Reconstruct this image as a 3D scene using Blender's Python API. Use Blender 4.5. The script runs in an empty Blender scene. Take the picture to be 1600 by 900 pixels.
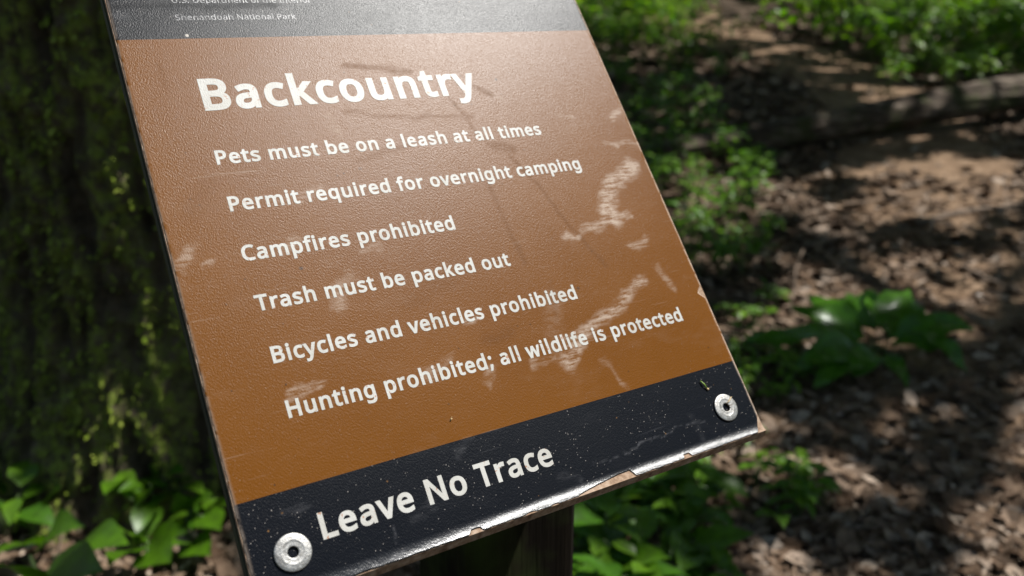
import bpy, math, random
import numpy as np
from mathutils import Vector, Matrix, noise as mnoise
R_ = math.radians
scene = bpy.context.scene
COL = scene.collection
rng = random.Random(7)

# ------------------------------------------------------------------ camera
HC = 1.10                      # eye height above the ground at the post
TH = R_(18.6994)               # looking down
FPX = 1323.6                   # focal length in pixels of the 1600 px wide photograph
cam = bpy.data.cameras.new('camera')
cam.sensor_width = 36.0
cam.lens = FPX / 1600 * 36.0
cam.clip_start = 0.02
cam.clip_end = 400
cam.dof.use_dof = True
cam.dof.focus_distance = 0.445
cam.dof.aperture_fstop = 6.8
cam.dof.aperture_blades = 9
camo = bpy.data.objects.new('camera', cam)
COL.objects.link(camo)
camo.location = (0, 0, HC)
camo.rotation_euler = (math.pi / 2 - TH, 0, 0)
scene.camera = camo

# ------------------------------------------------------------------ sky and sun
SUN = Vector((0.46, 0.12, 0.88)).normalized()
SUN_EL = math.asin(SUN.z)
SUN_AZ = math.atan2(SUN.x, SUN.y)          # clockwise from +Y
world = bpy.data.worlds.new('World')
scene.world = world
world.use_nodes = True
wn = world.node_tree
sky = wn.nodes.new('ShaderNodeTexSky')
sky.sky_type = 'NISHITA'
sky.sun_disc = False
sky.sun_elevation = SUN_EL
sky.sun_rotation = SUN_AZ
bg = wn.nodes['Background']
wn.links.new(sky.outputs[0], bg.inputs[0])
bg.inputs[1].default_value = 0.075
sl = bpy.data.lights.new('sun', 'SUN')
sl.energy = 5.0
sl.angle = R_(0.53)
sl.color = (1.0, 0.98, 0.945)
so = bpy.data.objects.new('sun', sl)
COL.objects.link(so)
so.rotation_euler = SUN.to_track_quat('Z', 'Y').to_euler()
so.location = SUN * 30
vs = scene.view_settings
vs.view_transform = 'Standard'
vs.look = 'None'
vs.gamma = 1
vs.use_curve_mapping = False
vs.exposure = 0.62
cy = scene.cycles
cy.use_denoising = True
cy.max_bounces = 5
cy.diffuse_bounces = 3
cy.glossy_bounces = 2
cy.transmission_bounces = 2
cy.transparent_max_bounces = 4
cy.sample_clamp_indirect = 6

# ------------------------------------------------------------------ helpers
def fhash(i, j, k, s):
    h = (i * 374761393 + j * 668265263 + k * 2147483647 + s * 974634777) & 0xffffffff
    h = ((h ^ (h >> 13)) * 1274126177) & 0xffffffff
    h = ((h ^ (h >> 16)) * 2246822519) & 0xffffffff
    return ((h ^ (h >> 15)) & 0xffff) / 65535.0

def vnoise(x, y, z=None, seed=0):
    x = np.asarray(x, float); y = np.asarray(y, float)
    z = np.zeros_like(x) if z is None else np.asarray(z, float)
    xi, yi, zi = np.floor(x).astype(np.int64), np.floor(y).astype(np.int64), np.floor(z).astype(np.int64)
    fx, fy, fz = x - xi, y - yi, z - zi
    fx, fy, fz = [f * f * (3 - 2 * f) for f in (fx, fy, fz)]
    r = 0
    for a in (0, 1):
        for b in (0, 1):
            for c in (0, 1):
                w = (fx if a else 1 - fx) * (fy if b else 1 - fy) * (fz if c else 1 - fz)
                r = r + w * fhash(xi + a, yi + b, zi + c, seed)
    return r

def fbm(x, y, z=None, oct=4, seed=0):
    z = np.zeros_like(np.asarray(x, float)) if z is None else z
    r, a, t = 0, 0.5, 0
    for o in range(oct):
        f = 2 ** o
        r = r + a * vnoise(np.asarray(x) * f + 17.3 * o, np.asarray(y) * f - 9.1 * o, np.asarray(z) * f, seed + o)
        t += a; a *= 0.5
    return r / t

def gz(x, y):
    """height of the forest floor: flat by the post, rising up the trail"""
    x = np.asarray(x, float); y = np.asarray(y, float)
    b = np.where(y < 2, 0, np.where(y < 4, 0.03 * (y - 2) ** 2, 0.12 + 0.12 * (y - 4)))
    b = b + np.where(y > 12, 0.06 * (y - 12), 0)
    return b + 0.10 * (fbm(x * 0.55 + 40, y * 0.55 + 11, oct=3, seed=5) - 0.5) * np.clip((y - 0.8) / 2, 0, 1) \
        + 0.03 * (fbm(x * 2.3 + 4, y * 2.3 + 1, oct=2, seed=6) - 0.5)

def gzf(x, y):
    return float(gz(np.array([x]), np.array([y]))[0])

cT, sT = math.cos(TH), math.sin(TH)
def ray(px, py):
    a, b, c = (px - 800) / FPX, (py - 450) / FPX, 1.0
    return Vector((a, -sT * b + cT * c, -cT * b - sT * c))
def at(px, py, depth):
    """the point seen at a pixel of the photograph, so far along the view axis"""
    return Vector((0, 0, HC)) + ray(px, py) * depth
def ground(px, py):
    r = ray(px, py); t = np.arange(0.8, 30, 0.03)
    k = int(np.argmax(HC + r.z * t < gz(r.x * t, r.y * t)))
    x, y = r.x * t[k], r.y * t[k]
    return Vector((x, y, gzf(x, y)))
def to_px(x, y, z):
    dz = z - HC
    dep = cT * y - sT * dz
    dep = np.where(np.abs(dep) < 1e-4, 1e-4, dep)
    return 800 + FPX * x / dep, 450 + FPX * (-sT * y - cT * dz) / dep, dep

class MB:
    """collects polygons for one mesh"""
    def __init__(s): s.v = []; s.f = []
    def add(s, vs, fs):
        n = len(s.v); s.v += [tuple(p) for p in vs]; s.f += [tuple(i + n for i in f) for f in fs]
    def build(s, name, mat, parent=None, smooth=True, off=None):
        me = bpy.data.meshes.new(name)
        v = s.v
        if off is not None: v = [(a - off[0], b - off[1], c - off[2]) for a, b, c in v]
        me.from_pydata(v, [], s.f)
        if smooth: me.polygons.foreach_set('use_smooth', [True] * len(me.polygons))
        me.update()
        if mat: me.materials.append(mat)
        o = bpy.data.objects.new(name, me)
        COL.objects.link(o)
        if parent: o.parent = parent
        return o

def tag(o, label=None, cat=None, group=None, kind=None):
    if label: o['label'] = label
    if cat: o['category'] = cat
    if group: o['group'] = group
    if kind: o['kind'] = kind
    return o
def empty(name, loc, label=None, cat=None, group=None):
    o = bpy.data.objects.new(name, None)
    COL.objects.link(o); o.location = loc; o.empty_display_size = 0.05
    return tag(o, label, cat, group)
def copy_tree(o, parent=None):
    c = o.copy(); COL.objects.link(c)
    if parent: c.parent = parent
    for ch in list(o.children): copy_tree(ch, c)
    return c

def tube(mb, pts, rad, n=7, cap=True):
    pts = [Vector(p) for p in pts]
    vs, fs = [], []
    ref = Vector((0.31, 0.87, 0.38))
    for i, p in enumerate(pts):
        d = (pts[min(i + 1, len(pts) - 1)] - pts[max(i - 1, 0)]).normalized()
        a = d.cross(ref)
        if a.length < 0.1: a = d.cross(Vector((1, 0, 0)))
        a.normalize(); b = d.cross(a)
        r = rad[i] if hasattr(rad, '__len__') else rad
        for k in range(n):
            t = 2 * math.pi * k / n
            vs.append(p + (a * math.cos(t) + b * math.sin(t)) * r)
    for i in range(len(pts) - 1):
        for k in range(n):
            fs.append((i * n + k, i * n + (k + 1) % n, (i + 1) * n + (k + 1) % n, (i + 1) * n + k))
    if cap:
        fs.append(tuple(range(n - 1, -1, -1))); fs.append(tuple(range((len(pts) - 1) * n, len(pts) * n)))
    mb.add(vs, fs)

def blade(mb, base, tip, width, up, fold=0.25, droop=0.12, wavy=0.0, seg=7, tipy=1.0, rr=None, lobes=0):
    """one leaf: two half blades either side of a midrib, pointed, folded and drooping"""
    base, tip, up = Vector(base), Vector(tip), Vector(up)
    d = tip - base; L = d.length
    d.normalize()
    side = d.cross(up).normalized(); nn = side.cross(d).normalized()
    vs, fs = [], []
    ph = (rr or rng).uniform(0, 6)
    for i in range(seg + 1):
        t = i / seg
        w = width * 0.5 * (math.sin(math.pi * t ** 0.72) ** 0.85) * (1 - 0.25 * t ** 3 * tipy)
        if lobes: w *= 1 + 0.30 * math.cos(t * lobes * 2 * math.pi + 0.5)
        if i in (0, seg): w = width * 0.012
        m = base + d * (L * t) + nn * (droop * L * (4 * t * (1 - t)) ** 1.0)
        wz = wavy * width * math.sin(t * 9 + ph); wz2 = wavy * width * math.sin(t * 8 + ph + 2)
        vs += [m - side * w + nn * (fold * w + wz), m - side * w * 0.5 + nn * fold * w * 0.35, m,
               m + side * w * 0.5 + nn * fold * w * 0.35, m + side * w + nn * (fold * w + wz2)]
    for i in range(seg):
        for k in range(4):
            a = i * 5 + k
            fs.append((a, a + 1, a + 6, a + 5))
    mb.add(vs, fs)

# ------------------------------------------------------------------ materials
class NT:
    def __init__(s, name):
        s.m = bpy.data.materials.new(name); s.m.use_nodes = True
        s.t = s.m.node_tree; s.b = s.t.nodes['Principled BSDF']; s.out = s.t.nodes['Material Output']
    def n(s, typ, **kw):
        o = s.t.nodes.new(typ)
        for k, v in kw.items(): setattr(o, k, v)
        return o
    def l(s, a, b): s.t.links.new(a, b)
    def put(s, x, sock):
        if hasattr(x, 'is_linked'): s.l(x, sock)
        elif hasattr(x, '__len__') and sock.type == 'RGBA' and len(x) == 3: sock.default_value = (*x, 1)
        else: sock.default_value = x
    def math(s, op, a, b=0.0, c=0.0):
        o = s.n('ShaderNodeMath', operation=op)
        for i, x in enumerate((a, b, c)): s.put(x, o.inputs[i])
        return o.outputs[0]
    def mix(s, f, a, b, mode='MIX'):
        o = s.n('ShaderNodeMix', data_type='RGBA', blend_type=mode)
        s.put(f, o.inputs[0]); s.put(a, o.inputs[6]); s.put(b, o.inputs[7])
        return o.outputs[2]
    def noise(s, scale, detail=3, rough=0.5, vec=None, dist=0.0):
        o = s.n('ShaderNodeTexNoise')
        o.inputs['Scale'].default_value = scale; o.inputs['Detail'].default_value = detail
        o.inputs['Roughness'].default_value = rough; o.inputs['Distortion'].default_value = dist
        s.l(vec or s.obj(), o.inputs['Vector'])
        return o.outputs[0]
    def obj(s):
        if not hasattr(s, 'tc'): s.tc = s.n('ShaderNodeTexCoord')
        return s.tc.outputs['Object']
    def mapped(s, scale, rot=(0, 0, 0)):
        o = s.n('ShaderNodeMapping'); o.inputs['Scale'].default_value = scale; o.inputs['Rotation'].default_value = rot
        s.l(s.obj(), o.inputs[0]); return o.outputs[0]
    def ramp(s, f, stops):
        o = s.n('ShaderNodeValToRGB'); e = o.color_ramp.elements
        while len(e) < len(stops): e.new(0.5)
        for i, (p, c) in enumerate(stops):
            e[i].position = p; e[i].color = (*c, 1) if len(c) == 3 else c
        s.put(f, o.inputs[0]); return o.outputs[0]
    def rng(s, f, a, b, c=0.0, d=1.0):
        o = s.n('ShaderNodeMapRange'); s.put(f, o.inputs[0])
        for i, x in enumerate((a, b, c, d)): o.inputs[i + 1].default_value = x
        return o.outputs[0]
    def island(s):
        return s.n('ShaderNodeNewGeometry').outputs['Random Per Island']
    def attr(s, name):
        return s.n('ShaderNodeAttribute', attribute_name=name).outputs['Fac']
    def bump(s, h, strength, dist):
        o = s.n('ShaderNodeBump'); o.inputs['Strength'].default_value = strength; o.inputs['Distance'].default_value = dist
        s.put(h, o.inputs['Height']); s.l(o.outputs[0], s.b.inputs['Normal']); return o
    def set(s, **kw):
        for k, v in kw.items(): s.put(v, s.b.inputs[k.replace('_', ' ')])
        return s

def grain_bump(M, strength=1.0):
    """orange-peel grain of the weathered laminate"""
    g1 = M.noise(1450, 2, 0.62, M.mapped((1.0, 0.62, 1.0), (0, 0, 0.6)))
    g2 = M.noise(2300, 1, 0.5)
    h = M.math('ADD', g1, M.math('MULTIPLY', g2, 0.30))
    return M.bump(h, strength, 0.00015)

def leaf_mat(name, c1, c2, rough=0.38, trans=0.35, spec=0.35, veins=0.0):
    M = NT(name)
    col = M.mix(M.island(), c1, c2)
    col = M.mix(M.rng(M.noise(45, 2), 0.3, 0.7), col, M.mix(0.5, col, (0.02, 0.03, 0.01)))
    M.set(Base_Color=col, Roughness=rough, Specular_IOR_Level=spec)
    M.bump(M.noise(160, 2), 0.25, 0.002)
    tr = M.n('ShaderNodeBsdfTranslucent')
    M.l(M.mix(1.0, col, (1.3, 1.5, 0.5), 'MULTIPLY'), tr.inputs[0])
    mx = M.n('ShaderNodeMixShader'); mx.inputs[0].default_value = trans
    M.l(M.b.outputs[0], mx.inputs[1]); M.l(tr.outputs[0], mx.inputs[2]); M.l(mx.outputs[0], M.out.inputs[0])
    return M.m

# ---- sign face
M = NT('laminate_face')
sep = M.n('ShaderNodeSeparateXYZ'); M.l(M.obj(), sep.inputs[0])
U, V = sep.outputs[0], sep.outputs[1]
blk = M.math('ADD', M.math('LESS_THAN', V, 0.0452), M.math('GREATER_THAN', V, 0.2898))
fade = M.noise(9, 4, 0.6)
brown = M.mix(fade, (0.104, 0.0335, 0.0001), (0.142, 0.0480, 0.0002))
col = M.mix(blk, brown, (0.0018, 0.0026, 0.0048))
# pale scuffs (dust, dried smears) and cleaner dark runs, both with a shape of their own
sc = M.attr('scuff'); dk = M.math('MULTIPLY', M.attr('wet'), M.rng(M.math('ADD', M.math('MULTIPLY', M.noise(70, 5, 0.75), 0.6), M.math('MULTIPLY', M.noise(420, 3, 0.7), 0.4)), 0.40, 0.58, 0.35, 1.0))
fib = M.math('ADD', M.math('MULTIPLY', M.noise(520, 3, 0.7, M.mapped((0.16, 1.0, 1.0), (0, 0, 0.62))), 0.6), M.math('MULTIPLY', M.noise(130, 5, 0.75), 0.4))
scf = M.math('MULTIPLY', sc, M.rng(fib, 0.42, 0.58, 0.05, 1.0))
film = M.rng(M.noise(38, 5, 0.65, M.mapped((0.6, 1.6, 1), (0, 0, 0.25))), 0.55, 0.9, 0.0, 0.08)
pal = M.math('MINIMUM', M.math('ADD', M.math('MULTIPLY', scf, 0.72), film), 0.75)
palc = M.mix(blk, (0.43, 0.35, 0.28), (0.13, 0.13, 0.14))
col = M.mix(M.math('MULTIPLY', pal, M.math('SUBTRACT', 1.0, M.math('MULTIPLY', blk, 0.55))), col, palc)
col = M.mix(M.math('MULTIPLY', dk, 0.36), col, M.mix(1.0, col, (0.45, 0.42, 0.40), 'MULTIPLY'))
def specks(scale, size, amount):
    v = M.n('ShaderNodeTexVoronoi'); v.inputs['Scale'].default_value = scale; M.l(M.obj(), v.inputs['Vector'])
    q = M.n('ShaderNodeSeparateColor'); M.l(v.outputs['Color'], q.inputs[0])
    keep = M.math('LESS_THAN', q.outputs[0], M.math('MULTIPLY', amount * 2.2, M.rng(M.noise(30, 4, 0.7), 0.42, 0.68)))
    keep = M.math('MULTIPLY', keep, M.rng(q.outputs[1], 0.0, 1.0, 0.25, 1.0))
    return M.math('MULTIPLY', keep, M.math('LESS_THAN', v.outputs['Distance'], size))
s1 = M.math('MAXIMUM', specks(900, 0.21, 0.13), specks(330, 0.10, 0.045))
col = M.mix(M.math('MULTIPLY', s1, M.math('ADD', 0.22, M.math('MULTIPLY', blk, 0.45))), col, (0.42, 0.38, 0.34))
s2 = specks(260, 0.13, 0.07)
col = M.mix(M.math('MULTIPLY', s2, 0.8), col, M.mix(blk, (0.03, 0.014, 0.006), (0.20, 0.10, 0.03)))
s3 = specks(85, 0.09, 0.05)
col = M.mix(M.math('MULTIPLY', s3, 0.85), col, M.mix(blk, (0.02, 0.012, 0.008), (0.5, 0.45, 0.4)))
hair = M.noise(300, 2, 0.5, M.mapped((0.06, 1.4, 1), (0, 0, 0.9)))
col = M.mix(M.rng(hair, 0.68, 0.80, 0, 0.16), col, palc)
# worn pale rim
rim = M.math('MULTIPLY', M.attr('rim'), M.rng(M.noise(150, 4, 0.7), 0.36, 0.5))
col = M.mix(rim, col, (0.50, 0.40, 0.32))
rgh = M.math('ADD', M.rng(fade, 0.2, 0.8, 0.30, 0.37), M.math('MULTIPLY', pal, 0.25))
rgh = M.math('SUBTRACT', rgh, M.math('MULTIPLY', M.attr('lip'), 0.05))
rgh = M.math('ADD', rgh, M.math('MULTIPLY', dk, 0.10))
M.set(Base_Color=col, Roughness=rgh, Specular_IOR_Level=M.math('ADD', M.math('SUBTRACT', 0.165, M.math('MULTIPLY', dk, 0.06)), M.math('MULTIPLY', M.attr('lip'), 0.7)))
grain_bump(M)
FACE = M.m

M = NT('lettering_cream')
c = M.mix(M.rng(M.noise(60, 4, 0.6), 0.4, 0.7), (0.44, 0.43, 0.40), (0.37, 0.355, 0.32))
sp = M.math('MAXIMUM', M.rng(M.noise(330, 3, 0.6), 0.64, 0.67), M.rng(M.noise(900, 2, 0.6), 0.72, 0.76))
c = M.mix(M.math('MULTIPLY', sp, 0.8), c, (0.30, 0.13, 0.06))
M.set(Base_Color=c, Roughness=0.38, Specular_IOR_Level=0.18)
grain_bump(M, 0.8)
LETTER = M.m
M = NT('lettering_faded')
c = M.mix(M.rng(M.noise(260, 4, 0.7), 0.35, 0.6), (0.010, 0.010, 0.012), (0.125, 0.125, 0.13))
M.set(Base_Color=c, Roughness=0.36); grain_bump(M)
LETTER_FADED = M.m

M = NT('panel_core')
c = M.ramp(M.noise(220, 5, 0.65), [(0.25, (0.09, 0.05, 0.03)), (0.48, (0.27, 0.18, 0.12)), (0.72, (0.44, 0.34, 0.26))])
M.set(Base_Color=c, Roughness=0.85, Specular_IOR_Level=0.2); M.bump(M.noise(700, 4, 0.7), 0.8, 0.0006)
CORE = M.m
M = NT('backing_board')
c = M.ramp(M.noise(60, 5, 0.6), [(0.3, (0.022, 0.022, 0.012)), (0.7, (0.05, 0.055, 0.022))])
M.set(Base_Color=c, Roughness=0.8); M.bump(M.noise(300, 4), 0.5, 0.001)
BACK = M.m
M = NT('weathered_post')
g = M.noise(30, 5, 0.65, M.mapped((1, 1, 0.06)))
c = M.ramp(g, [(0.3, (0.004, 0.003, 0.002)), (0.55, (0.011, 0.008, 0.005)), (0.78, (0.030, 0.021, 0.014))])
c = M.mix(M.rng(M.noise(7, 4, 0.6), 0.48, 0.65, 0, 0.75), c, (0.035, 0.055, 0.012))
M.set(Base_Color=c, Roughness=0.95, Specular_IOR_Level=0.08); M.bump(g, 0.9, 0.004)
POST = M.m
M = NT('brushed_aluminium')
br = M.noise(900, 3, 0.6)
c = M.mix(M.rng(M.noise(420, 5, 0.75), 0.38, 0.62), (0.40, 0.395, 0.38), (0.23, 0.22, 0.205))
M.set(Base_Color=c, Metallic=0.9, Roughness=M.rng(br, 0.3, 0.7, 0.42, 0.60)); M.bump(br, 0.6, 0.0003)
ALU = M.m
M = NT('dark_hole'); M.set(Base_Color=M.mix(M.noise(900, 3), (0.008, 0.005, 0.002), (0.05, 0.026, 0.007)), Roughness=0.6); HOLE = M.m  # drive hole mottled near-black to dark brown
M = NT('needle_green'); M.set(Base_Color=M.mix(M.noise(500, 2), (0.10, 0.22, 0.02), (0.20, 0.26, 0.04)), Roughness=0.5); NEEDLE = M.m
M = NT('straw'); M.set(Base_Color=M.mix(M.noise(500, 2), (0.45, 0.30, 0.12), (0.60, 0.45, 0.25)), Roughness=0.6); STRAW = M.m

# ---- forest
M = NT('forest_soil')
c = M.ramp(M.noise(3.0, 8, 0.7), [(0.3, (0.034, 0.022, 0.014)), (0.55, (0.085, 0.058, 0.040)), (0.75, (0.16, 0.115, 0.083))])
c = M.mix(M.rng(M.noise(55, 4, 0.7), 0.5, 0.7, 0, 0.6), c, (0.17, 0.12, 0.085))
M.set(Base_Color=c, Roughness=0.95, Specular_IOR_Level=0.15); M.bump(M.noise(40, 6, 0.7), 0.9, 0.03)
SOIL = M.m
M = NT('trodden_path')
c = M.ramp(M.noise(9, 8, 0.7), [(0.3, (0.10, 0.06, 0.035)), (0.55, (0.22, 0.145, 0.09)), (0.75, (0.34, 0.24, 0.16))])
M.set(Base_Color=c, Roughness=0.95, Specular_IOR_Level=0.15); M.bump(M.noise(60, 6, 0.7), 0.8, 0.02)
PATH = M.m
M = NT('dead_leaf')
c = M.ramp(M.island(), [(0.0, (0.060, 0.032, 0.016)), (0.3, (0.125, 0.080, 0.050)), (0.55, (0.170, 0.115, 0.076)), (0.8, (0.24, 0.172, 0.122)), (1.0, (0.40, 0.32, 0.25))])
c = M.mix(M.rng(M.noise(60, 4), 0.4, 0.7, 0, 0.5), c, (0.07, 0.045, 0.03))
M.set(Base_Color=c, Roughness=0.8, Specular_IOR_Level=0.18); M.bump(M.noise(130, 3), 0.5, 0.004)
LITTER = M.m
M = NT('bark_moss')
rd = M.attr('ridge')
c = M.ramp(M.noise(18, 6, 0.7), [(0.3, (0.032, 0.024, 0.015)), (0.6, (0.13, 0.102, 0.064)), (0.8, (0.24, 0.19, 0.13))])
ms = M.math('MULTIPLY', M.rng(M.noise(40, 5, 0.8), 0.44, 0.57), M.rng(rd, 0.34, 0.70))
mc = M.mix(M.rng(M.noise(70, 4, 0.7), 0.35, 0.7), (0.15, 0.20, 0.025), (0.30, 0.36, 0.065))
M.set(Base_Color=M.mix(ms, c, mc), Roughness=0.95, Specular_IOR_Level=0.2); M.bump(M.noise(90, 5, 0.75), 1.0, 0.015)
BARK = M.m
M = NT('moss_tufts')
M.set(Base_Color=M.mix(M.island(), (0.11, 0.155, 0.014), (0.25, 0.30, 0.050)), Roughness=0.9, Specular_IOR_Level=0.1)
MOSS = M.m
M = NT('old_log')
g = M.noise(16, 6, 0.7, M.mapped((0.12, 1, 1)))
c = M.ramp(g, [(0.3, (0.012, 0.008, 0.005)), (0.48, (0.060, 0.044, 0.032)), (0.70, (0.25, 0.20, 0.155))])
c = M.mix(M.rng(M.noise(5, 5, 0.6), 0.50, 0.62, 0, 0.7), c, (0.035, 0.045, 0.010))
M.set(Base_Color=c, Roughness=0.9, Specular_IOR_Level=0.2); M.bump(g, 1.0, 0.02)
LOG = M.m
M = NT('twig_bark')
c = M.ramp(M.noise(40, 5, 0.7), [(0.3, (0.06, 0.04, 0.026)), (0.7, (0.20, 0.14, 0.095))])
M.set(Base_Color=c, Roughness=0.85); M.bump(M.noise(120, 4), 0.6, 0.004)
TWIG = M.m
M = NT('pale_stone'); M.set(Base_Color=M.mix(M.noise(50, 4), (0.46, 0.43, 0.40), (0.62, 0.60, 0.57)), Roughness=0.8); M.bump(M.noise(120, 4), 0.5, 0.004); STONE = M.m
HERB = leaf_mat('herb_leaf', (0.070, 0.190, 0.005), (0.150, 0.285, 0.010), 0.42, 0.42)
BROAD = leaf_mat('broad_leaf', (0.045, 0.140, 0.004), (0.095, 0.200, 0.007), 0.40)
GLOSSY = leaf_mat('glossy_leaf', (0.045, 0.150, 0.007), (0.080, 0.215, 0.012), 0.27, 0.35)
BRUSH = leaf_mat('understory_leaf', (0.075, 0.200, 0.004), (0.200, 0.320, 0.010), 0.42, 0.48)
CANOPY = leaf_mat('canopy_leaf', (0.085, 0.150, 0.016), (0.130, 0.200, 0.022), 0.5, 0.48)
M = NT('stem_green'); M.set(Base_Color=(0.07, 0.11, 0.03, 1), Roughness=0.6); STEM = M.m
M = NT('trunk_bark')
c = M.ramp(M.noise(14, 6, 0.7, M.mapped((1, 1, 0.25))), [(0.3, (0.025, 0.019, 0.013)), (0.7, (0.12, 0.095, 0.07))])
M.set(Base_Color=c, Roughness=0.95); M.bump(M.noise(25, 5, 0.7, M.mapped((1, 1, 0.2))), 1.0, 0.03)
TRUNK = M.m

# ------------------------------------------------------------------ forest floor
def sheet(name, mat, xs, ys, zf, drop=0.0):
    X, Y = np.meshgrid(xs, ys)
    Z = zf(X, Y) + drop
    nx = len(xs); v = np.stack([X.ravel(), Y.ravel(), Z.ravel()], 1)
    mb = MB(); mb.v = [tuple(p) for p in v]
    mb.f = [(j * nx + i, j * nx + i + 1, (j + 1) * nx + i + 1, (j + 1) * nx + i) for j in range(len(ys) - 1) for i in range(nx - 1)]
    return mb.build(name, mat)
def graded(lo, a, b, hi, fine, coarse):
    return np.concatenate([np.linspace(lo, a, coarse)[:-1], np.linspace(a, b, fine), np.linspace(b, hi, coarse)[1:]])
gs = sheet('ground', SOIL, graded(-90, -6, 10, 90, 190, 16), graded(-60, -3, 14, 120, 200, 16), gz)
tag(gs, kind='structure')
# the trail: comes down past the log and spreads out to the right of the post
pc = [ground(*p) for p in ((1010, 14), (1070, 34), (1150, 62), (1260, 92), (1360, 150), (1430, 240), (1500, 360), (1560, 560), (1600, 800))]
pc.append(Vector((1.25, 0.4, 0))); pc.append(Vector((1.6, -2.5, 0)))
pw = [0.9, 0.8, 0.65, 0.6, 0.6, 0.62, 0.65, 0.6, 0.55, 0.6, 0.7]
def smooth_line(pts, ws, k=8):
    o = []
    for i in range(len(pts) - 1):
        p0, p1, p2, p3 = pts[max(i - 1, 0)], pts[i], pts[i + 1], pts[min(i + 2, len(pts) - 1)]
        for j in range(k):
            t = j / k
            o.append((0.5 * ((2 * p1) + (p2 - p0) * t + (2 * p0 - 5 * p1 + 4 * p2 - p3) * t * t + (3 * p1 - p0 - 3 * p2 + p3) * t ** 3), ws[i] * (1 - t) + ws[i + 1] * t))
    return o
mb = MB(); sl_ = smooth_line(pc, pw)
PATHLINE = [(p.x, p.y, w) for p, w in sl_]
vs_, fs_ = [], []; NW = 12
for i, (p, w) in enumerate(sl_):
    q = sl_[min(i + 1, len(sl_) - 1)][0] - sl_[max(i - 1, 0)][0]
    sd = Vector((q.y, -q.x, 0)).normalized()
    for k in range(NW + 1):
        s_ = (k / NW * 2 - 1)
        ww = w * (1 + 0.25 * math.sin(i * 0.7 + (2 if s_ > 0 else 0)))
        x, y = p.x + sd.x * s_ * ww, p.y + sd.y * s_ * ww
        vs_.append((x, y, gzf(x, y) + 0.006 * (1 - s_ ** 6) - 0.012 * (abs(s_) > 0.99)))
for i in range(len(sl_) - 1):
    for k in range(NW):
        a = i * (NW + 1) + k
        fs_.append((a, a + NW + 1, a + NW + 2, a + 1))
mb.add(vs_, fs_)
tag(mb.build('path', PATH), kind='structure')

# ------------------------------------------------------------------ the sign
D1 = Vector((0.8526106, 0.5225468, 0)); D2 = Vector((-0.33526716, 0.54703681, 0.76703759)); DN = Vector((0.40081304, -0.65398438, 0.64160216))
SO = Vector((0.15021555, 0.44846095, HC - 0.24109602)) - D1 * 0.3      # bottom left corner of the face
SM = Matrix(((D1.x, D2.x, DN.x, SO.x), (D1.y, D2.y, DN.y, SO.y), (D1.z, D2.z, DN.z, SO.z), (0, 0, 0, 1)))
root = empty('trail_sign', (-0.0125, 0.5345, gzf(-0.0125, 0.5345)),
             'brown and black wilderness rules panel with cream lettering, tilted on a square wooden post', 'sign')
def on_panel(o):
    o.parent = root
    o.matrix_parent_inverse = Matrix.Identity(4)
    o.matrix_basis = Matrix.Translation(root.location).inverted() @ SM
    return o
PW, PH = 300.0, 400.0
chips = [(163.5, 166.5, 199.5, 201.2, 4.3), (100.0, 101.5, 106.5, 108, 2.3), (235.2, 236.2, 240.5, 241.5, 2.5), (130, 133, 136, 140, 0.9), (146, 148, 150, 152, 0.8), (40, 45, 50, 58, 0.7)]
def v_low(u):
    u = np.asarray(u, float)
    r = 0.25 + 0.45 * fbm(u * 0.35, u * 0 + 3, oct=4, seed=31)
    for a, b, c, d, h in chips:
        hh = h * np.clip(np.minimum((u - a) / (b - a), (d - u) / (d - c)), 0, 1)
        if h > 4: hh = np.where((u > a) & (u < d), h * (0.12 + 0.88 * np.clip((u - a) / 30, 0, 1) ** 0.75) * np.clip((d - u) / 1.2, 0, 1), 0) 
        r = np.maximum(r, hh + 0.25 * fbm(u * 1.3, u * 0 + 8, oct=2, seed=4) * (hh > 0))
    cr = np.clip((u - 292.8) / 7.2, 0, 1)                      # broken corner
    return np.maximum(r, 11.5 * cr ** 1.25)
def u_high(v):
    v = np.asarray(v, float)
    r = 299.7 - 0.5 * fbm(v * 0.3, v * 0 + 6, oct=4, seed=12)
    n_ = np.clip(1 - np.abs(v - 91.5) / 4.2, 0, 1)
    r = np.minimum(r, 299.8 - 4.6 * n_ ** 0.8)
    return r
def u_low(v): return 0.2 + 0.5 * fbm(np.asarray(v) * 0.3, np.asarray(v) * 0 + 16, oct=4, seed=22)
def lip(u, v):
    amp = 0.25 + 0.75 * np.clip((u - 55) / 85, 0, 1) ** 1.0
    amp = amp * (0.93 + 0.14 * fbm(u * 0.03, v * 0, oct=2, seed=9))
    amp = amp * (1 - 0.35 * np.clip((u - 255) / 45, 0, 1))
    t = np.clip(6.2 - v, 0, None)
    bump = 0.16 * (fbm(u * 0.16, v * 0.4, oct=3, seed=14) - 0.5) * np.clip(t / 4, 0, 1)
    return 0.058 * t * t * amp + bump
def strokes(P_, u, v, wob):
    out = np.zeros_like(u)
    uu = u + wob * (fbm(u * 0.12, v * 0.12, oct=4, seed=41) - 0.5); vv = v + wob * (fbm(u * 0.12 + 50, v * 0.12, oct=4, seed=43) - 0.5)
    for pts, w, a in P_:
        d = np.full_like(u, 1e9)
        for (x0, y0), (x1, y1) in zip(pts[:-1], pts[1:]):
            dx, dy = x1 - x0, y1 - y0; L2 = dx * dx + dy * dy + 1e-9
            t = np.clip(((uu - x0) * dx + (vv - y0) * dy) / L2, 0, 1)
            d = np.minimum(d, np.hypot(uu - x0 - t * dx, vv - y0 - t * dy))
        f = np.clip((w * 0.85 - d) / (w * 0.55 + 0.25), 0, 1) if w > 1.2 else np.clip((w * 0.7 - d) / (w * 0.4 + 0.1), 0, 1)
        out = np.maximum(out, a * f)
    return out
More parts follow.
